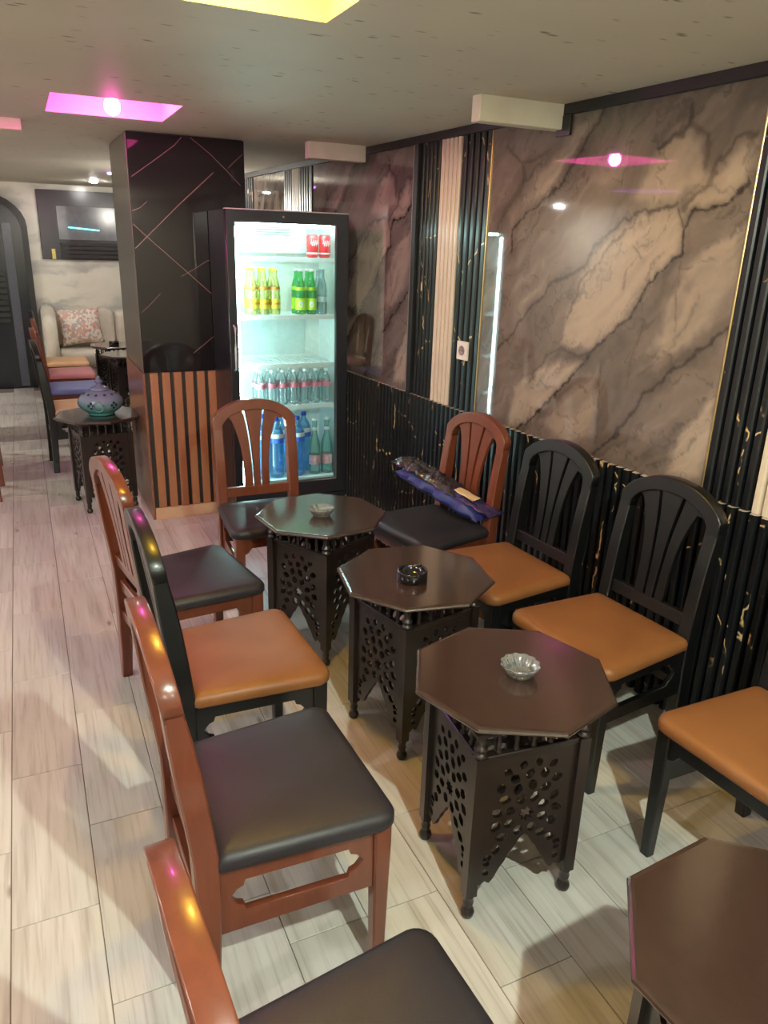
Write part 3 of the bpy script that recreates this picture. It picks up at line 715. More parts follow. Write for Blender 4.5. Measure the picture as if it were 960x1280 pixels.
# ------------------------------------------------------------------ carved octagonal side table
HB, TH = 0.142, 0.59
def leaf(u, v, ang, L, W):
    out = []
    for k in range(8):
        t = 2 * PI * k / 8; x = L * math.cos(t); y = W * math.sin(t) * (1.15 if k in (2, 6) else 0.92)
        out.append((u + x * math.cos(ang) - y * math.sin(ang), v + x * math.sin(ang) + y * math.cos(ang)))
    return out
def arch_z(u):
    a = abs(u)
    if a > 0.078: return 0.098 + 0.005 * math.cos((a - 0.078) * 260)
    return 0.226 - 0.123 * (a / 0.078) ** 1.15 + 0.005 * abs(math.sin(a * 120))
def fret_mesh():
    W = 0.127
    us = np.linspace(-W, W, 41); o = [(u, arch_z(u)) for u in us] + [(W, 0.482), (-W, 0.482)]
    holes = []; zc = 0.29
    star = [(0.024 * (1 if k % 2 == 0 else 0.58) * math.cos(2 * PI * k / 16 + PI / 2), zc + 0.024 * (1 if k % 2 == 0 else 0.58) * math.sin(2 * PI * k / 16 + PI / 2)) for k in range(16)]
    holes.append(star)
    def ok(u, v, m): return abs(u) < 0.108 - m * 0.3 and v < 0.452 and v - m > arch_z(u) + 0.011 and (v < 0.36 or math.hypot(u / 0.108, (v - 0.36) / 0.095) < 1)
    for rad, n, L, Wd, ph in ((0.051, 8, 0.0165, 0.0125, 0.5), (0.086, 13, 0.0175, 0.0122, 0.0), (0.121, 18, 0.0165, 0.012, 0.5), (0.152, 22, 0.0135, 0.010, 0.0)):
        for k in range(n):
            t = 2 * PI * (k + ph) / n; u, v = rad * math.cos(t), zc + rad * math.sin(t)
            if ok(u, v, L): holes.append(leaf(u, v, t + (0.5 if k % 2 else -0.5) * (rad > 0.06), L, Wd))
    for sg in (-1, 1):
        for v in (0.130, 0.160): holes.append(leaf(sg * 0.102, v, sg * 0.9, 0.0125, 0.0085))
    return poly_mesh('fretwork_panel', [o] + holes, 0.011, M4((1, 0, 0), (0, 0, 1), (0, -1, 0), (0, -HB + 0.002, 0)))
def tleg_mesh(sx, sy):
    g = G(); x, y = sx * HB, sy * HB
    g.lathe([(0.009, 0), (0.016, 0.004), (0.0185, 0.014), (0.016, 0.024), (0.010, 0.029), (0.012, 0.034), (0.0145, 0.048), (0.0115, 0.060), (0.015, 0.066), (0.016, 0.072)], 12, (x, y, 0))
    hw = 0.0155
    g.box(x - hw, x + hw, y - hw, y + hw, 0.072, 0.49)
    g.lathe([(0.014, 0.49), (0.018, 0.494), (0.018, 0.500), (0.012, 0.504), (0.012, 0.508), (0.017, 0.512), (0.017, 0.518), (0.012, 0.522), (0.011, 0.545), (0.0155, 0.549), (0.0155, 0.556)], 12, (x, y, 0))
    return g.mesh('leg')
def spindles_mesh():
    g = G()
    for k in range(1, 6):
        u = -HB + 2 * HB * k / 6
        g.lathe([(0.0065, 0.488), (0.0085, 0.497), (0.005, 0.503), (0.0075, 0.520), (0.005, 0.538), (0.0085, 0.544), (0.0065, 0.556)], 8, (u, -HB, 0))
    return g.mesh('spindle_row')
def rail2_mesh(): return box_mesh('rail', -HB + 0.015, HB - 0.015, -HB - 0.009, -HB + 0.009, 0.476, 0.49, 0.002, 1)
def top_frame_mesh(): return G().box(-0.165, 0.165, -0.165, 0.165, 0.556, 0.567).mesh('top_frame', bevel=0.002)
def tabletop_mesh():
    def ring(r, z): return [(r * math.cos(PI / 4 * k), r * math.sin(PI / 4 * k), z) for k in range(8)]
    return G().loft([ring(0.246, 0.567), ring(0.252, 0.570), ring(0.257, 0.5745), ring(0.266, 0.5775), ring(0.268, 0.582), ring(0.266, 0.5865), ring(0.2615, 0.5895), ring(0.255, TH)], smooth=False).mesh('tabletop')
def side_table(label, x, y, deg, dx=0.0, dy=0.0, group=None):
    t = thing('octagonal_table', label, 'table', (x, y, 0), R(deg), group)
    o = link('tabletop', cached('ttop', tabletop_mesh, MAT['tablewood']), t)
    if dx or dy: o.location = (dx, dy, 0)
    link('top_frame', cached('tframe', top_frame_mesh, MAT['carved']), t)
    for sx, sy in ((-1, -1), (1, -1), (1, 1), (-1, 1)): link('leg', cached('tleg%d%d' % (sx, sy), lambda: tleg_mesh(sx, sy), MAT['carved']), t)
    for k in range(4):
        rz = (0, 0, PI / 2 * k)
        link('fretwork_panel', cached('fret', fret_mesh, MAT['carved']), t, rot=rz)
        link('rail', cached('trail', rail2_mesh, MAT['carved']), t, rot=rz)
        link('spindle_row', cached('tspin', spindles_mesh, MAT['carved']), t, rot=rz)
    return t
side_table('dark carved octagonal table with pressed glass ashtray, nearest one seen whole', 1.012, 1.362, -5.5, 0.022, 0.022)
side_table('dark carved octagonal table with round black ashtray, middle of the row', 1.088, 2.035, 12)
side_table('dark carved octagonal table with clear ashtray in front of the fridge chair', 1.005, 2.715, 30)
side_table('dark octagonal table cut off by the bottom right corner of the photo', 0.972, 0.507, -17.5)
side_table('dark carved octagonal table holding the blue pot, left of the slatted pillar', 0.345, 4.93, 10)
side_table('dark octagonal table by the sofa with a small black ashtray', 0.82, 8.33, 20)
side_table('dark octagonal table at the back between the pillar and the table by the sofa', 0.86, 7.62, 8)

# ------------------------------------------------------------------ ashtrays
def glass_ashtray(x, y, z, rz, label, r=0.050):
    t = thing('ashtray', label, 'ashtray', (x, y, z), rz)
    sc_ = lambda k, n, rr, zz: 1 + (0.045 * math.cos(k * 2 * PI / n * 12) if zz > 0.012 and rr > 0.03 else 0.0)
    g = G().lathe([(0.002, 0.0005), (r * 0.62, 0.0005), (r * 0.70, 0.004), (r * 0.88, 0.020), (r, 0.031), (r * 0.985, 0.034), (r * 0.94, 0.033), (r * 0.80, 0.018), (r * 0.60, 0.0085), (0.002, 0.008)], 96, scal=sc_)
    link('bowl', g.mesh('bowl'), t, MAT['ashglass'])
    g = G()
    for k in range(24):   # pressed ribs inside the bowl
        a_ = 2 * PI * k / 24
        g.tube([(r * 0.60 * math.cos(a_), r * 0.60 * math.sin(a_), 0.0095), (r * 0.90 * math.cos(a_), r * 0.90 * math.sin(a_), 0.0275)], [0.0022, 0.003], 6)
    link('pressed_ribs', g.mesh('pressed_ribs'), t, MAT['ashglass'])
glass_ashtray(1.052, 1.372, TH, 0.2, 'clear pressed glass ashtray on the nearest complete octagonal table')
glass_ashtray(0.995, 2.685, TH, 0.5, 'clear glass ashtray on the far table before the fridge, with its reflection')
def black_ashtray(x, y, z, label, r=0.050):
    t = thing('ashtray', label, 'ashtray', (x, y, z))
    link('bowl', G().lathe([(0.002, 0.0005), (r * 0.95, 0.0005), (r, 0.004), (r, 0.033), (r * 0.98, 0.035), (r * 0.9, 0.035), (r * 0.86, 0.032), (r * 0.84, 0.010), (0.002, 0.008)], 40).mesh('bowl'), t, MAT['ashblack'])
    g = G()
    for k in range(3):
        a_ = 2 * PI * k / 3 + 0.5; g.tube([(r * 0.84 * math.cos(a_), r * 0.84 * math.sin(a_), 0.0345), (r * 1.01 * math.cos(a_), r * 1.01 * math.sin(a_), 0.0345)], 0.004, 8)
    link('cigarette_rest', g.mesh('cigarette_rest'), t, MAT['ashblack'])
black_ashtray(1.058, 1.998, TH, 'round black glass ashtray on the middle octagonal table')
black_ashtray(0.80, 8.30, TH, 'small black ashtray on the far table beside the sofa')

# ------------------------------------------------------------------ blue ceramic pot
t = thing('incense_pot', 'blue glazed round ceramic pot with pierced holes and knobbed lid on a carved table', 'pot', (0.365, 4.915, TH))
a = N('blue glaze'); se = a.n('ShaderNodeSeparateXYZ'); a.l(a.obj(), se.inputs[0]); nz = a.noise(a.obj(), 12, 3)
h = a.math('ADD', se.outputs[2], a.math('MULTIPLY', a.math('SUBTRACT', nz.outputs[0], 0.5), 0.05))
a.l(a.ramp(a.math('MULTIPLY', h, 5.0), [(0.05, srgb(76, 142, 138)), (0.35, srgb(100, 132, 142)), (0.6, srgb(112, 124, 146)), (0.95, srgb(94, 102, 128))]), a.p.inputs['Base Color'])
a.p.inputs['Roughness'].default_value = 0.12; MAT['glaze'] = a.m
pr = [(0.002, 0.001), (0.076, 0.001), (0.080, 0.008), (0.080, 0.014), (0.098, 0.024), (0.122, 0.046), (0.133, 0.072), (0.131, 0.096), (0.112, 0.122), (0.085, 0.138), (0.062, 0.146), (0.058, 0.150), (0.002, 0.150)]
link('body', G().lathe(pr, 40).mesh('body'), t, MAT['glaze'])
lid = link('lid', G().lathe([(0.056, 0.150), (0.060, 0.154), (0.050, 0.166), (0.034, 0.174), (0.020, 0.182), (0.017, 0.190), (0.024, 0.198), (0.025, 0.206), (0.014, 0.214), (0.009, 0.222), (0.011, 0.228), (0.006, 0.236), (0.001, 0.238)], 28).mesh('lid'), t, MAT['glaze'])
def pot_r(z): return float(np.interp(z, [p[1] for p in pr[1:11]], [p[0] for p in pr[1:11]]))
g = G(); dark_hole = plain('dark hole', srgb(22, 24, 40), 0.8)
for k in range(12):
    for dz, da in ((0.088, 0), (0.060, 0.0), (0.074, 0.11), (0.074, -0.11), (0.132, 0.2)):
        if dz < 0.1 and k % 2: continue
        an = 2 * PI * k / 12 + da; rr = pot_r(dz); n_ = Vector((math.cos(an), math.sin(an), 0.1 if dz < 0.1 else 1.6)).normalized()
        c = Vector((rr * math.cos(an), rr * math.sin(an), dz)); u = n_.cross(Vector((0, 0, 1))).normalized(); v_ = n_.cross(u)
        vs = [c + n_ * hgt + (u * math.cos(q) + v_ * math.sin(q)) * 0.0092 for hgt in (-0.004, 0.0012) for q in np.linspace(0, 2 * PI, 9)[:-1]]
        g.add(vs, [tuple(range(8, 16))] + [(i, (i + 1) % 8, 8 + (i + 1) % 8, 8 + i) for i in range(8)])
o = link('pierced_hole', g.mesh('pierced_hole'), t, dark_hole); o['kind'] = 'stuff'
g = G()
for k in range(2):
    an = -1.75 + k * PI; c = Vector((0.128 * math.cos(an), 0.128 * math.sin(an), 0.07)); u = Vector((-math.sin(an), math.cos(an), 0)); n_ = Vector((math.cos(an), math.sin(an), 0))
    g.tube([c + u * 0.028 * math.cos(q) + Vector((0, 0, 0.032 * math.sin(q))) + n_ * 0.006 for q in np.linspace(0, 2 * PI, 15)], 0.004, 6)
link('relief_ring', g.mesh('relief_ring'), t, MAT['glaze'])

# ------------------------------------------------------------------ drinks fridge
FX0, FX1, FY0, FY1, FZ = 0.990, 1.672, 4.085, 4.485, 1.782
fr = thing('drinks_fridge', 'tall black glass-door drinks fridge, lit white inside, beside the black pillar', 'fridge', (0, 0, 0))
fblack = plain('fridge black', srgb(30, 32, 38), 0.3); fwhite = plain('fridge liner', srgb(232, 240, 238), 0.4)
g = G().box(FX0, FX0 + 0.03, FY0 + 0.045, FY1, 0.05, FZ).box(FX1 - 0.03, FX1, FY0 + 0.045, FY1, 0.05, FZ).box(FX0 + 0.03, FX1 - 0.03, FY0 + 0.045, FY1, FZ - 0.04, FZ).box(FX0 + 0.03, FX1 - 0.03, FY0 + 0.045, FY1, 0.05, 0.26).box(FX0 + 0.03, FX1 - 0.03, FY1 - 0.02, FY1, 0.26, FZ - 0.04)
link('cabinet', g.mesh('cabinet'), fr, fblack)
IX0, IX1, IY0, IY1, IZ0, IZ1 = FX0 + 0.032, FX1 - 0.032, FY0 + 0.05, FY1 - 0.022, 0.262, FZ - 0.042
g = G().box(IX0, IX0 + 0.008, IY0, IY1, IZ0, IZ1).box(IX1 - 0.008, IX1, IY0, IY1, IZ0, IZ1).box(IX0, IX1, IY0, IY1, IZ0, IZ0 + 0.03).box(IX0, IX1, IY0, IY1, IZ1 - 0.008, IZ1).box(IX0, IX1, IY1 - 0.008, IY1, IZ0, IZ1)
link('liner', g.mesh('liner'), fr, fwhite)
link('evaporator_cover', box_mesh('evaporator_cover', IX0 + 0.10, IX1 - 0.10, IY1 - 0.05, IY1 - 0.009, 1.57, IZ1 - 0.01, 0.006), fr, fwhite)
for k in range(4): link('vent_slot', box_mesh('vent_slot', 1.24, 1.44, IY1 - 0.054, IY1 - 0.049, 1.665 + k * 0.014, 1.671 + k * 0.014), fr, plain('vent slot', srgb(130, 130, 118), 0.5))
link('back_panel', box_mesh('back_panel', IX0 + 0.12, IX1 - 0.10, IY1 - 0.014, IY1 - 0.009, 0.99, 1.22, 0.003), fr, plain('liner panel', srgb(205, 222, 222), 0.4))
SHZ = (1.552, 1.244, 0.975, 0.733)
shm = plain('white wire shelf', srgb(236, 242, 242), 0.35)
for z in SHZ:
    g = G().box(IX0 + 0.009, IX1 - 0.009, IY0 + 0.018, IY0 + 0.03, z - 0.022, z)
    for k in range(24): x = IX0 + 0.02 + k * (IX1 - IX0 - 0.04) / 23; g.box(x - 0.002, x + 0.002, IY0 + 0.03, IY1 - 0.012, z - 0.005, z - 0.001)
    for yy in (IY0 + 0.13, IY1 - 0.06): g.box(IX0 + 0.009, IX1 - 0.009, yy, yy + 0.005, z - 0.010, z - 0.005)
    link('shelf', g.mesh('shelf'), fr, shm)
GX0, GX1, GZ0, GZ1 = 1.036, 1.606, 0.285, 1.722
dr = link('door_frame', poly_mesh('door_frame', [[(FX0, 0.20), (FX1, 0.20), (FX1, FZ), (FX0, FZ)], [(GX0, GZ0), (GX0, GZ1), (GX1, GZ1), (GX1, GZ0)]], 0.042, M4((1, 0, 0), (0, 0, 1), (0, -1, 0), (0, FY0 + 0.021, 0)), 0.003), fr, fblack)
link('glass_pane', box_mesh('glass_pane', GX0 - 0.004, GX1 + 0.004, FY0 + 0.018, FY0 + 0.022, GZ0 - 0.004, GZ1 + 0.004), dr, MAT['pane'])
link('handle', G().tube([(1.013, FY0 + 0.002, 1.20), (1.013, FY0 - 0.022, 1.19), (1.013, FY0 - 0.024, 1.08), (1.013, FY0 - 0.022, 0.97), (1.013, FY0 + 0.002, 0.96)], 0.006, 8).mesh('handle'), dr, plain('pale grip', srgb(205, 212, 216), 0.25, metal=0.2))['label'] = 'slim bright handle'
link('edge_glint', box_mesh('edge_glint', FX0, FX1, FY0 - 0.001, FY0 + 0.05, FZ, FZ + 0.006, 0.002, 1), fr, plain('pale glint strip', srgb(190, 180, 180), 0.35))  # pale strip added to carry the reflected light line along the top edge
link('lock', G().lathe([(0.006, 0), (0.006, 0.004)], 10).mesh('lock'), fr, MAT['greytrim'], (1.30, FY0 - 0.001, 1.755), (PI / 2, 0, 0))
g = G().box(FX0, FX1, FY0 + 0.01, FY0 + 0.04, 0.05, 0.192)
for k in range(6): g.box(FX0 + 0.05, FX1 - 0.05, FY0 + 0.004, FY0 + 0.012, 0.07 + k * 0.018, 0.078 + k * 0.018)
link('kick_grille', g.mesh('kick_grille'), fr, fblack)
for x, y in ((FX0 + 0.05, FY0 + 0.08), (FX1 - 0.05, FY0 + 0.08), (FX0 + 0.05, FY1 - 0.05), (FX1 - 0.05, FY1 - 0.05)): link('foot', G().lathe([(0.02, 0), (0.02, 0.02), (0.012, 0.025), (0.012, 0.05)], 12, (x, y, 0)).mesh('foot'), fr, fblack)
em_fr = emit('fridge lamp', (0.66, 1.0, 0.97, 1), 92)
link('light_tube', G().lathe([(0.009, 0.30), (0.009, 1.70)], 10, (IX0 + 0.026, IY0 - 0.012, 0)).mesh('light_tube'), fr, em_fr)['label'] = 'white glowing tube'
me = G().lathe([(0.008, 0), (0.008, 0.5)], 10).mesh('light_tube'); me.transform(M4((0, 0, 1), (0, 1, 0), (1, 0, 0), (1.08, IY0 - 0.012, IZ1 - 0.026)))
link('light_tube', me, fr, em_fr)['label'] = 'white glowing tube'

# ---- drinks
def bottle_mesh(prof, n=16): return G().lathe(prof, n).mesh('glass')
B_SODA = [(0.002, 0.001), (0.026, 0.001), (0.029, 0.006), (0.029, 0.10), (0.027, 0.115), (0.029, 0.13), (0.024, 0.165), (0.014, 0.20), (0.0125, 0.225), (0.014, 0.228), (0.0135, 0.235)]
B_PET = [(0.002, 0.001), (0.026, 0.001), (0.030, 0.008), (0.028, 0.05), (0.030, 0.10), (0.030, 0.125), (0.022, 0.155), (0.012, 0.175), (0.012, 0.185)]
B_WATER = [(0.002, 0.001), (0.038, 0.001), (0.044, 0.01)] + [(0.044 - 0.003 * (k % 2), 0.03 + k * 0.014) for k in range(15)] + [(0.043, 0.25), (0.042, 0.275), (0.030, 0.305), (0.015, 0.33), (0.014, 0.345)]
B_GREEN = [(0.002, 0.001), (0.032, 0.001), (0.035, 0.006), (0.035, 0.17), (0.031, 0.20), (0.016, 0.25), (0.014, 0.32), (0.0155, 0.323), (0.0155, 0.33)]
def ring_mesh(r, z0, z1, n=16): return G().lathe([(r, z0), (r, z1)], n, cap=False).mesh('label')
def cap_mesh(r, z, h): return G().lathe([(r, z), (r, z + h * 0.8), (r * 0.85, z + h)], 12).mesh('cap')
BC = {}
def bottle(kind, x, y, z, label, group, rz=0):
    prof, gm, labs, capm, cr, ch = KIND[kind]
    t = thing('bottle', label, 'bottle', (x, y, z), rz, group)
    if kind not in BC:
        body = bottle_mesh(prof); body.materials.append(gm); parts = []
        for (r, z0, z1, mt) in labs: m_ = ring_mesh(r, z0, z1); m_.materials.append(mt); parts.append(m_)
        cm = cap_mesh(cr, prof[-1][1], ch); cm.materials.append(capm)
        em = None
        BC[kind] = (body, parts, cm)
    body, parts, cm = BC[kind]
    link('body', body, t)
    for m_ in parts: link('paper_label', m_, t)
    link('cap', cm, t)
    if kind == 'green':
        if 'emblem' not in BC:
            vs = [(0.0304 * math.cos(a0), 0.0304 * math.sin(a0), 0.058 + 0.018 * math.sin(q)) for q in np.linspace(0, 2 * PI, 13)[:-1] for a0 in (-PI / 2 - 0.25 + 0.42 * math.cos(q),)]
            me_ = G().add(vs + [(x * 0.96, y * 0.96, z) for x, y, z in vs], [tuple(range(12))] + [(i, (i + 1) % 12, 12 + (i + 1) % 12, 12 + i) for i in range(12)]).mesh('emblem'); me_.materials.append(wl); BC['emblem'] = me_
        link('emblem', BC['emblem'], t)
yl = plain('yellow label', srgb(250, 235, 60), 0.4, var=0.3, vscale=60); gl = plain('lime label', srgb(190, 235, 40), 0.4, var=0.1, vscale=80); wl = plain('white blue label', srgb(225, 230, 240), 0.4, var=0.2, vscale=90)
rl = plain('pink red label', srgb(224, 130, 150), 0.4, var=0.25, vscale=70); bl = plain('blue band', srgb(70, 110, 220), 0.4); ol = plain('orange label', srgb(240, 150, 60), 0.4, var=0.4, vscale=60)
cw = plain('white cap', srgb(240, 240, 240), 0.4); cy_ = plain('yellow cap', srgb(240, 220, 40), 0.4); cb = plain('blue cap', srgb(40, 60, 170), 0.4); cg = plain('grey cap', srgb(150, 165, 175), 0.4)
KIND = {
    'yellow': (B_SODA, clear('lemon drink', (0.93, 0.96, 0.52, 1), white=0.22), [(0.0295, 0.035, 0.085, yl), (0.0296, 0.055, 0.068, ol), (0.0285, 0.135, 0.15, ol)], cy_, 0.0145, 0.012),
    'green': (B_SODA, clear('green bottle', (0.12, 0.75, 0.30, 1), white=0.2), [(0.0297, 0.025, 0.09, gl), (0.0285, 0.128, 0.150, gl)], cw, 0.0145, 0.012),
    'grey': (B_SODA, clear('clear bottle', (0.66, 0.80, 0.82, 1), white=0.15), [(0.0297, 0.07, 0.10, plain('pale label', srgb(170, 195, 200), 0.4))], cg, 0.0145, 0.012),
    'small': (B_PET, clear('small clear bottle', (0.88, 0.96, 0.97, 1), white=0.12), [(0.0306, 0.098, 0.124, rl)], cw, 0.0125, 0.014),
    'water': (B_WATER, clear('blue water bottle', (0.52, 0.80, 1.0, 1), white=0.10), [(0.0442, 0.215, 0.245, bl), (0.0442, 0.245, 0.27, wl)], cb, 0.016, 0.02),
    'tallgreen': (B_GREEN, clear('pale green bottle', (0.70, 0.92, 0.82, 1), white=0.12), [(0.0355, 0.06, 0.12, plain('pink label', srgb(225, 170, 175), 0.4, var=0.3, vscale=60)), (0.0165, 0.27, 0.29, wl)], cw, 0.016, 0.012),
}
YF = IY0 + 0.075
ORD = ('first', 'second', 'third', 'fourth', 'fifth', 'sixth', 'seventh')
def place(k, n): return ('%s from the left in the %s row' % (ORD[k % n], ('front', 'rear')[k // n]))
for k in range(6): bottle('yellow', 1.155 + (k % 3) * 0.064, YF + (k // 3) * 0.07, SHZ[1], 'yellow drink bottle on the second fridge shelf, ' + place(k, 3), 'yellow bottles in the fridge')
for k in range(4): bottle('green', 1.432 + (k % 2) * 0.066, YF + (k // 2) * 0.07, SHZ[1], 'green soda bottle with lime label, ' + place(k, 2), 'green bottles in the fridge')
for k in range(2): bottle('grey', 1.562 + k * 0.004, YF + k * 0.07, SHZ[1], ('clear bottle at the right end of the second fridge shelf', 'clear bottle behind the one at the right end of the second shelf')[k], 'clear bottles at the right of the second shelf')
for k in range(14): bottle('small', 1.185 + (k % 7) * 0.067, YF + (k // 7) * 0.07, SHZ[3], 'small clear bottle with pink label, ' + place(k, 7), 'small clear bottles in the fridge')
ZB = IZ0 + 0.03
for k, (x, y) in enumerate(((1.17, YF), (1.275, YF), (1.405, YF), (1.22, YF + 0.1), (1.34, YF + 0.1), (1.48, YF + 0.1))): bottle('water', x, y, ZB, 'large blue water bottle at the fridge bottom, ' + place(k, 3), 'large water bottles in the fridge')
for k in range(2): bottle('tallgreen', 1.515 + k * 0.078, YF, ZB, ('tall pale green bottle at the bottom right of the fridge, left of two', 'tall pale green bottle at the bottom right corner of the fridge, right of two')[k], 'tall green bottles in the fridge')
redm = plain('red can', srgb(215, 40, 45), 0.35, var=0.15); whm = plain('white script band', srgb(240, 225, 225), 0.4)
for k in range(2):
    t = thing('drink_can', ('red drink can on the top fridge shelf, left of two', 'red drink can on the top fridge shelf, right of two')[k], 'can', (1.505 + k * 0.072, YF, SHZ[0]), 0, 'red cans in the fridge')
    link('body', G().lathe([(0.002, 0.001), (0.026, 0.001), (0.033, 0.010), (0.033, 0.113), (0.027, 0.122), (0.002, 0.120)], 20).mesh('body'), t, redm)
    g = G()
    for q in range(14):   # the wavy white lettering band across the front
        a0 = -2.2 + q * 0.1; zz = 0.078 + 0.010 * math.sin(q * 1.7); h_ = 0.004 + 0.006 * abs(math.sin(q * 2.3))
        vs = [(0.0334 * math.cos(x_), 0.0334 * math.sin(x_), z_) for x_, z_ in ((a0, zz - h_), (a0 + 0.085, zz - h_ * 0.6), (a0 + 0.085, zz + h_), (a0, zz + h_ * 0.7))]
        vs2 = [(x_ * 0.97, y_ * 0.97, z_) for x_, y_, z_ in vs]
        g.add(vs + vs2, [(0, 1, 2, 3), (4, 7, 6, 5), (0, 4, 5, 1), (1, 5, 6, 2), (2, 6, 7, 3), (3, 7, 4, 0)])
    link('white_mark', g.mesh('white_mark'), t, whm); link('white_stripe', G().lathe([(0.0333, 0.02), (0.0333, 0.028)], 20, cap=False).mesh('white_stripe'), t, whm)
    link('lid', G().lathe([(0.0265, 0.121), (0.0275, 0.124), (0.025, 0.1225), (0.002, 0.1215)], 20, cap=True).mesh('lid'), t, MAT['greytrim'])

# ------------------------------------------------------------------ plastic wrapped bag on the chair
def bag():
    t = thing('wrapped_bag', 'dark blue bag in shiny crinkled plastic lying across the chair by the wall', 'bag', (1.60, 2.86, 0.467))
    A = Vector((1.545, 3.09, 0.60)); B = Vector((1.735, 2.60, 0.478)); ax = (B - A); L = ax.length; e1 = ax / L
    e2 = Vector((0.93, 0.36, -0.02)); e2 = (e2 - e1 * e2.dot(e1)).normalized(); e3 = e1.cross(e2)
    if e3.z < 0: e3 = -e3
    rs = np.random.RandomState(3)
    def slab_mesh(name, n, m, L0, L1, W, th, off, amp, seed):
        us = np.linspace(L0, L1, n); vs_ = np.linspace(-0.5, 0.5, m); U, V = np.meshgrid(us, vs_, indexing='ij')
        nz = fbm(U * 26 + seed, V * 9 + seed, seed, 4) - 0.5; n2 = fbm(U * 9 + seed, V * 4, seed + 1, 3) - 0.5
        edge = np.clip(1 - (np.abs(V) * 2) ** 4, 0, 1) * np.clip(1 - np.abs((U - (L0 + L1) / 2) / ((L1 - L0) / 2)) ** 6, 0, 1)
        top = []; bot = []
        for i in range(n):
            for j in range(m):
                wv = W * (1 + 0.10 * math.sin(i * 0.7 + seed))
                p = A + e1 * (U[i, j] * L) + e2 * (V[i, j] * wv) + e3 * off
                top.append(p + e3 * (th * edge[i, j] + amp * nz[i, j] * (0.4 + edge[i, j]) + amp * n2[i, j]))
                bot.append(p - e3 * (th * 0.6 * edge[i, j] - amp * 0.4 * nz[i, j]))
        g = G(); b = n * m
        fs = [(i * m + j, (i + 1) * m + j, (i + 1) * m + j + 1, i * m + j + 1) for i in range(n - 1) for j in range(m - 1)]
        fb = [tuple(b + q for q in reversed(f)) for f in fs]
        rim = [i * m for i in range(n)] + [(n - 1) * m + j for j in range(1, m)] + [i * m + m - 1 for i in range(n - 2, -1, -1)] + [j for j in range(m - 2, 0, -1)]
        fr_ = [(rim[k], rim[(k + 1) % len(rim)], b + rim[(k + 1) % len(rim)], b + rim[k]) for k in range(len(rim))]
        off_ = Vector(t.location)
        g.add([tuple(p - off_) for p in top + bot], fs + fb + fr_, True); return g.mesh(name)
    link('cloth_bag', slab_mesh('cloth_bag', 40, 16, 0.03, 0.97, 0.14, 0.050, 0.030, 0.016, 5), t, plain('navy fabric', srgb(36, 44, 108), 0.5, var=0.2))
    a = N('clear crinkled plastic'); nz = a.noise(a.obj(), 40, 4, 0.6, 0.6)
    a.p.inputs['Base Color'].default_value = srgb(34, 32, 38); a.p.inputs['Roughness'].default_value = 0.09; a.p.inputs['Coat Weight'].default_value = 1.0; a.bump(nz.outputs[0], 0.7, 0.02)
    link('plastic_wrap', slab_mesh('plastic_wrap', 60, 20, -0.03, 0.70, 0.13, 0.026, 0.070, 0.024, 9), t, a.m)['label'] = 'shiny black plastic film'
    link('plastic_flap', slab_mesh('plastic_flap', 30, 12, 0.68, 1.06, 0.11, 0.008, 0.070, 0.012, 13), t, plain('purple film', srgb(52, 46, 84), 0.15, coat=0.6))
    link('paper_slip', slab_mesh('paper_slip', 16, 8, 0.62, 0.84, 0.06, 0.004, 0.086, 0.004, 17), t, plain('pale gold paper', srgb(214, 182, 140), 0.35))['label'] = 'pale gold paper'
bag()

# ------------------------------------------------------------------ sofa and cushion at the back
a = N('cream velvet'); nz = a.noise(a.obj(), 5, 4); a.l(a.ramp(nz.outputs[0], [(0.3, srgb(190, 180, 160)), (0.7, srgb(220, 212, 196))]), a.p.inputs['Base Color'])
a.p.inputs['Roughness'].default_value = 0.7; a.p.inputs['Sheen Weight'].default_value = 0.3; MAT['velvet'] = a.m
def soft(name, x0, x1, y0, y1, z0, z1, r=0.05): 
    me = box_mesh(name, x0, x1, y0, y1, z0, z1, min(r, (x1 - x0) * .45, (y1 - y0) * .45, (z1 - z0) * .45), 4)
    me.polygons.foreach_set('use_smooth', [True] * len(me.polygons)); return me
sf = thing('sofa', 'cream velvet sofa against the white marble wall at the back', 'sofa', (0, 0, 0))
link('base', soft('base', 0.24, 1.55, 8.78, 9.44, 0.06, 0.30, 0.03), sf, MAT['velvet'])
for x0, x1 in ((0.30, 0.92), (0.925, 1.54)):
    link('seat_cushion', soft('seat_cushion', x0, x1, 8.74, 9.26, 0.30, 0.47, 0.06), sf, MAT['velvet']); link('back_cushion', soft('back_cushion', x0, x1, 9.20, 9.43, 0.46, 0.86, 0.08), sf, MAT['velvet'])
g = G(); rings = []
for y, zt, w_ in ((8.70, 0.60, 0.055), (8.78, 0.70, 0.065), (8.95, 0.82, 0.07), (9.15, 0.90, 0.072), (9.43, 0.92, 0.07)):
    cx = 0.23; rings.append([(cx - w_, y, 0.06), (cx + w_, y, 0.06), (cx + w_, y, zt - 0.06), (cx + w_ * 0.7, y, zt - 0.015), (cx, y, zt), (cx - w_ * 0.7, y, zt - 0.015), (cx - w_, y, zt - 0.06)])
link('arm', g.loft(rings).mesh('arm'), sf, MAT['velvet'])
for x, y in ((0.30, 8.86), (1.48, 8.86), (0.30, 9.36), (1.48, 9.36)): link('foot', G().lathe([(0.02, 0), (0.028, 0.065)], 10, (x, y, 0)).mesh('foot'), sf, MAT['blackwood'])
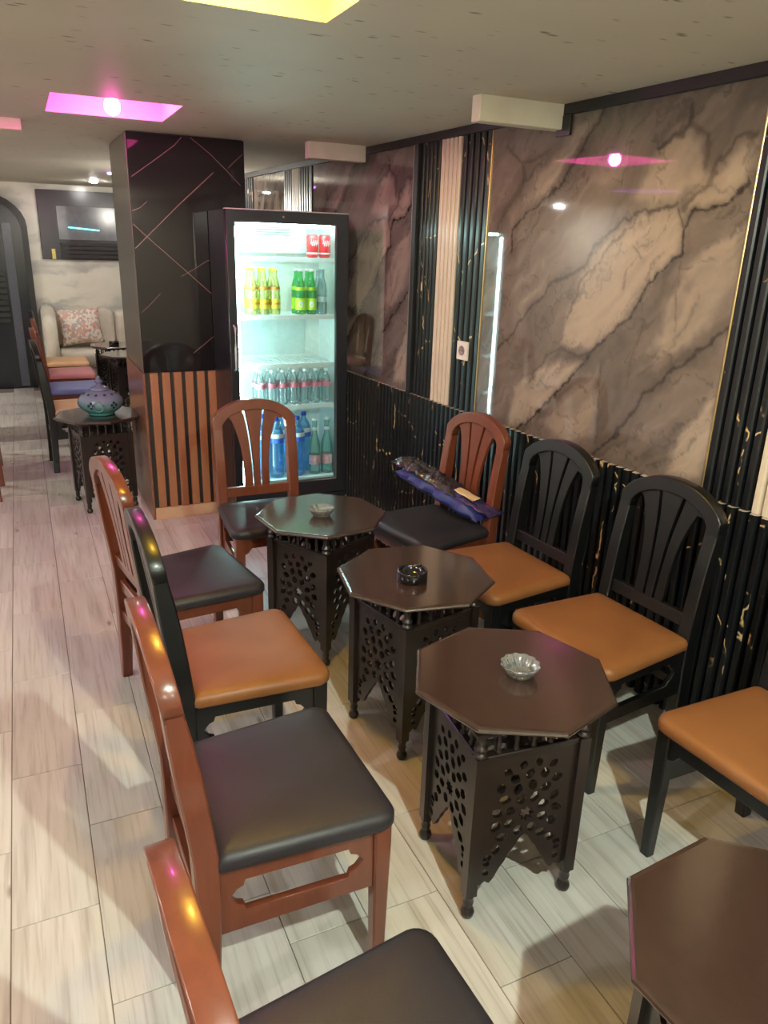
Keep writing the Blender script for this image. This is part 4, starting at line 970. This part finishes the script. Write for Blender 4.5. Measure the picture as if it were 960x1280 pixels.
a = N('floral print'); o = a.obj(); nz = a.noise(o, 6, 3); mp_ = a.n('ShaderNodeVectorMath', operation='MULTIPLY_ADD'); a.l(nz.outputs['Color'], mp_.inputs[0]); mp_.inputs[1].default_value = (0.05, 0.05, 0.05); a.l(o, mp_.inputs[2])
vo = a.n('ShaderNodeTexVoronoi'); vo.inputs['Scale'].default_value = 42; a.l(mp_.outputs[0], vo.inputs['Vector']); sp = a.n('ShaderNodeSeparateXYZ'); a.l(vo.outputs['Color'], sp.inputs[0])
c1 = a.ramp(sp.outputs[0], [(0.0, srgb(222, 214, 200)), (0.42, srgb(228, 220, 206)), (0.5, srgb(206, 150, 136)), (0.76, srgb(214, 176, 160)), (0.84, srgb(176, 176, 168))])
a.l(a.mix(a.ramp(vo.outputs['Distance'], [(0.02, (0, 0, 0, 1)), (0.03, (1, 1, 1, 1))]), srgb(225, 216, 204), c1), a.p.inputs['Base Color']); a.p.inputs['Roughness'].default_value = 0.8
ins = []
n = 17
def pillow():
    g = G(); W, H_ = 0.225, 0.20
    us = np.linspace(-1, 1, n); vs = []
    for sg in (1, -1):
        for u in us:
            for v in us:
                e = (1 - abs(u) ** 2.4) * (1 - abs(v) ** 2.4); sx = 1 - 0.08 * (1 - v * v) * abs(u) ** 3; sz = 1 - 0.10 * (1 - u * u) * abs(v) ** 3
                vs.append((u * W * sx, -sg * 0.085 * max(e, 0) ** 0.55, v * H_ * sz))
    fs = []
    for q in range(2):
        b = q * n * n
        for i in range(n - 1):
            for j in range(n - 1):
                f = (b + i * n + j, b + (i + 1) * n + j, b + (i + 1) * n + j + 1, b + i * n + j + 1); fs.append(f if q == 0 else tuple(reversed(f)))
    g.add(vs, fs, True); me = g.mesh('pillow', fixn=False); bm = bmesh.new(); bm.from_mesh(me); bmesh.ops.remove_doubles(bm, verts=bm.verts, dist=1e-4); bm.to_mesh(me); bm.free(); return me
o = link('cushion', pillow(), None, a.m, (0.545, 9.10, 0.70), (R(-14), R(-4), R(4)))
tag(o, 'square cushion with a red and white floral print on the cream sofa', 'cushion')
print('tiles', tcount)
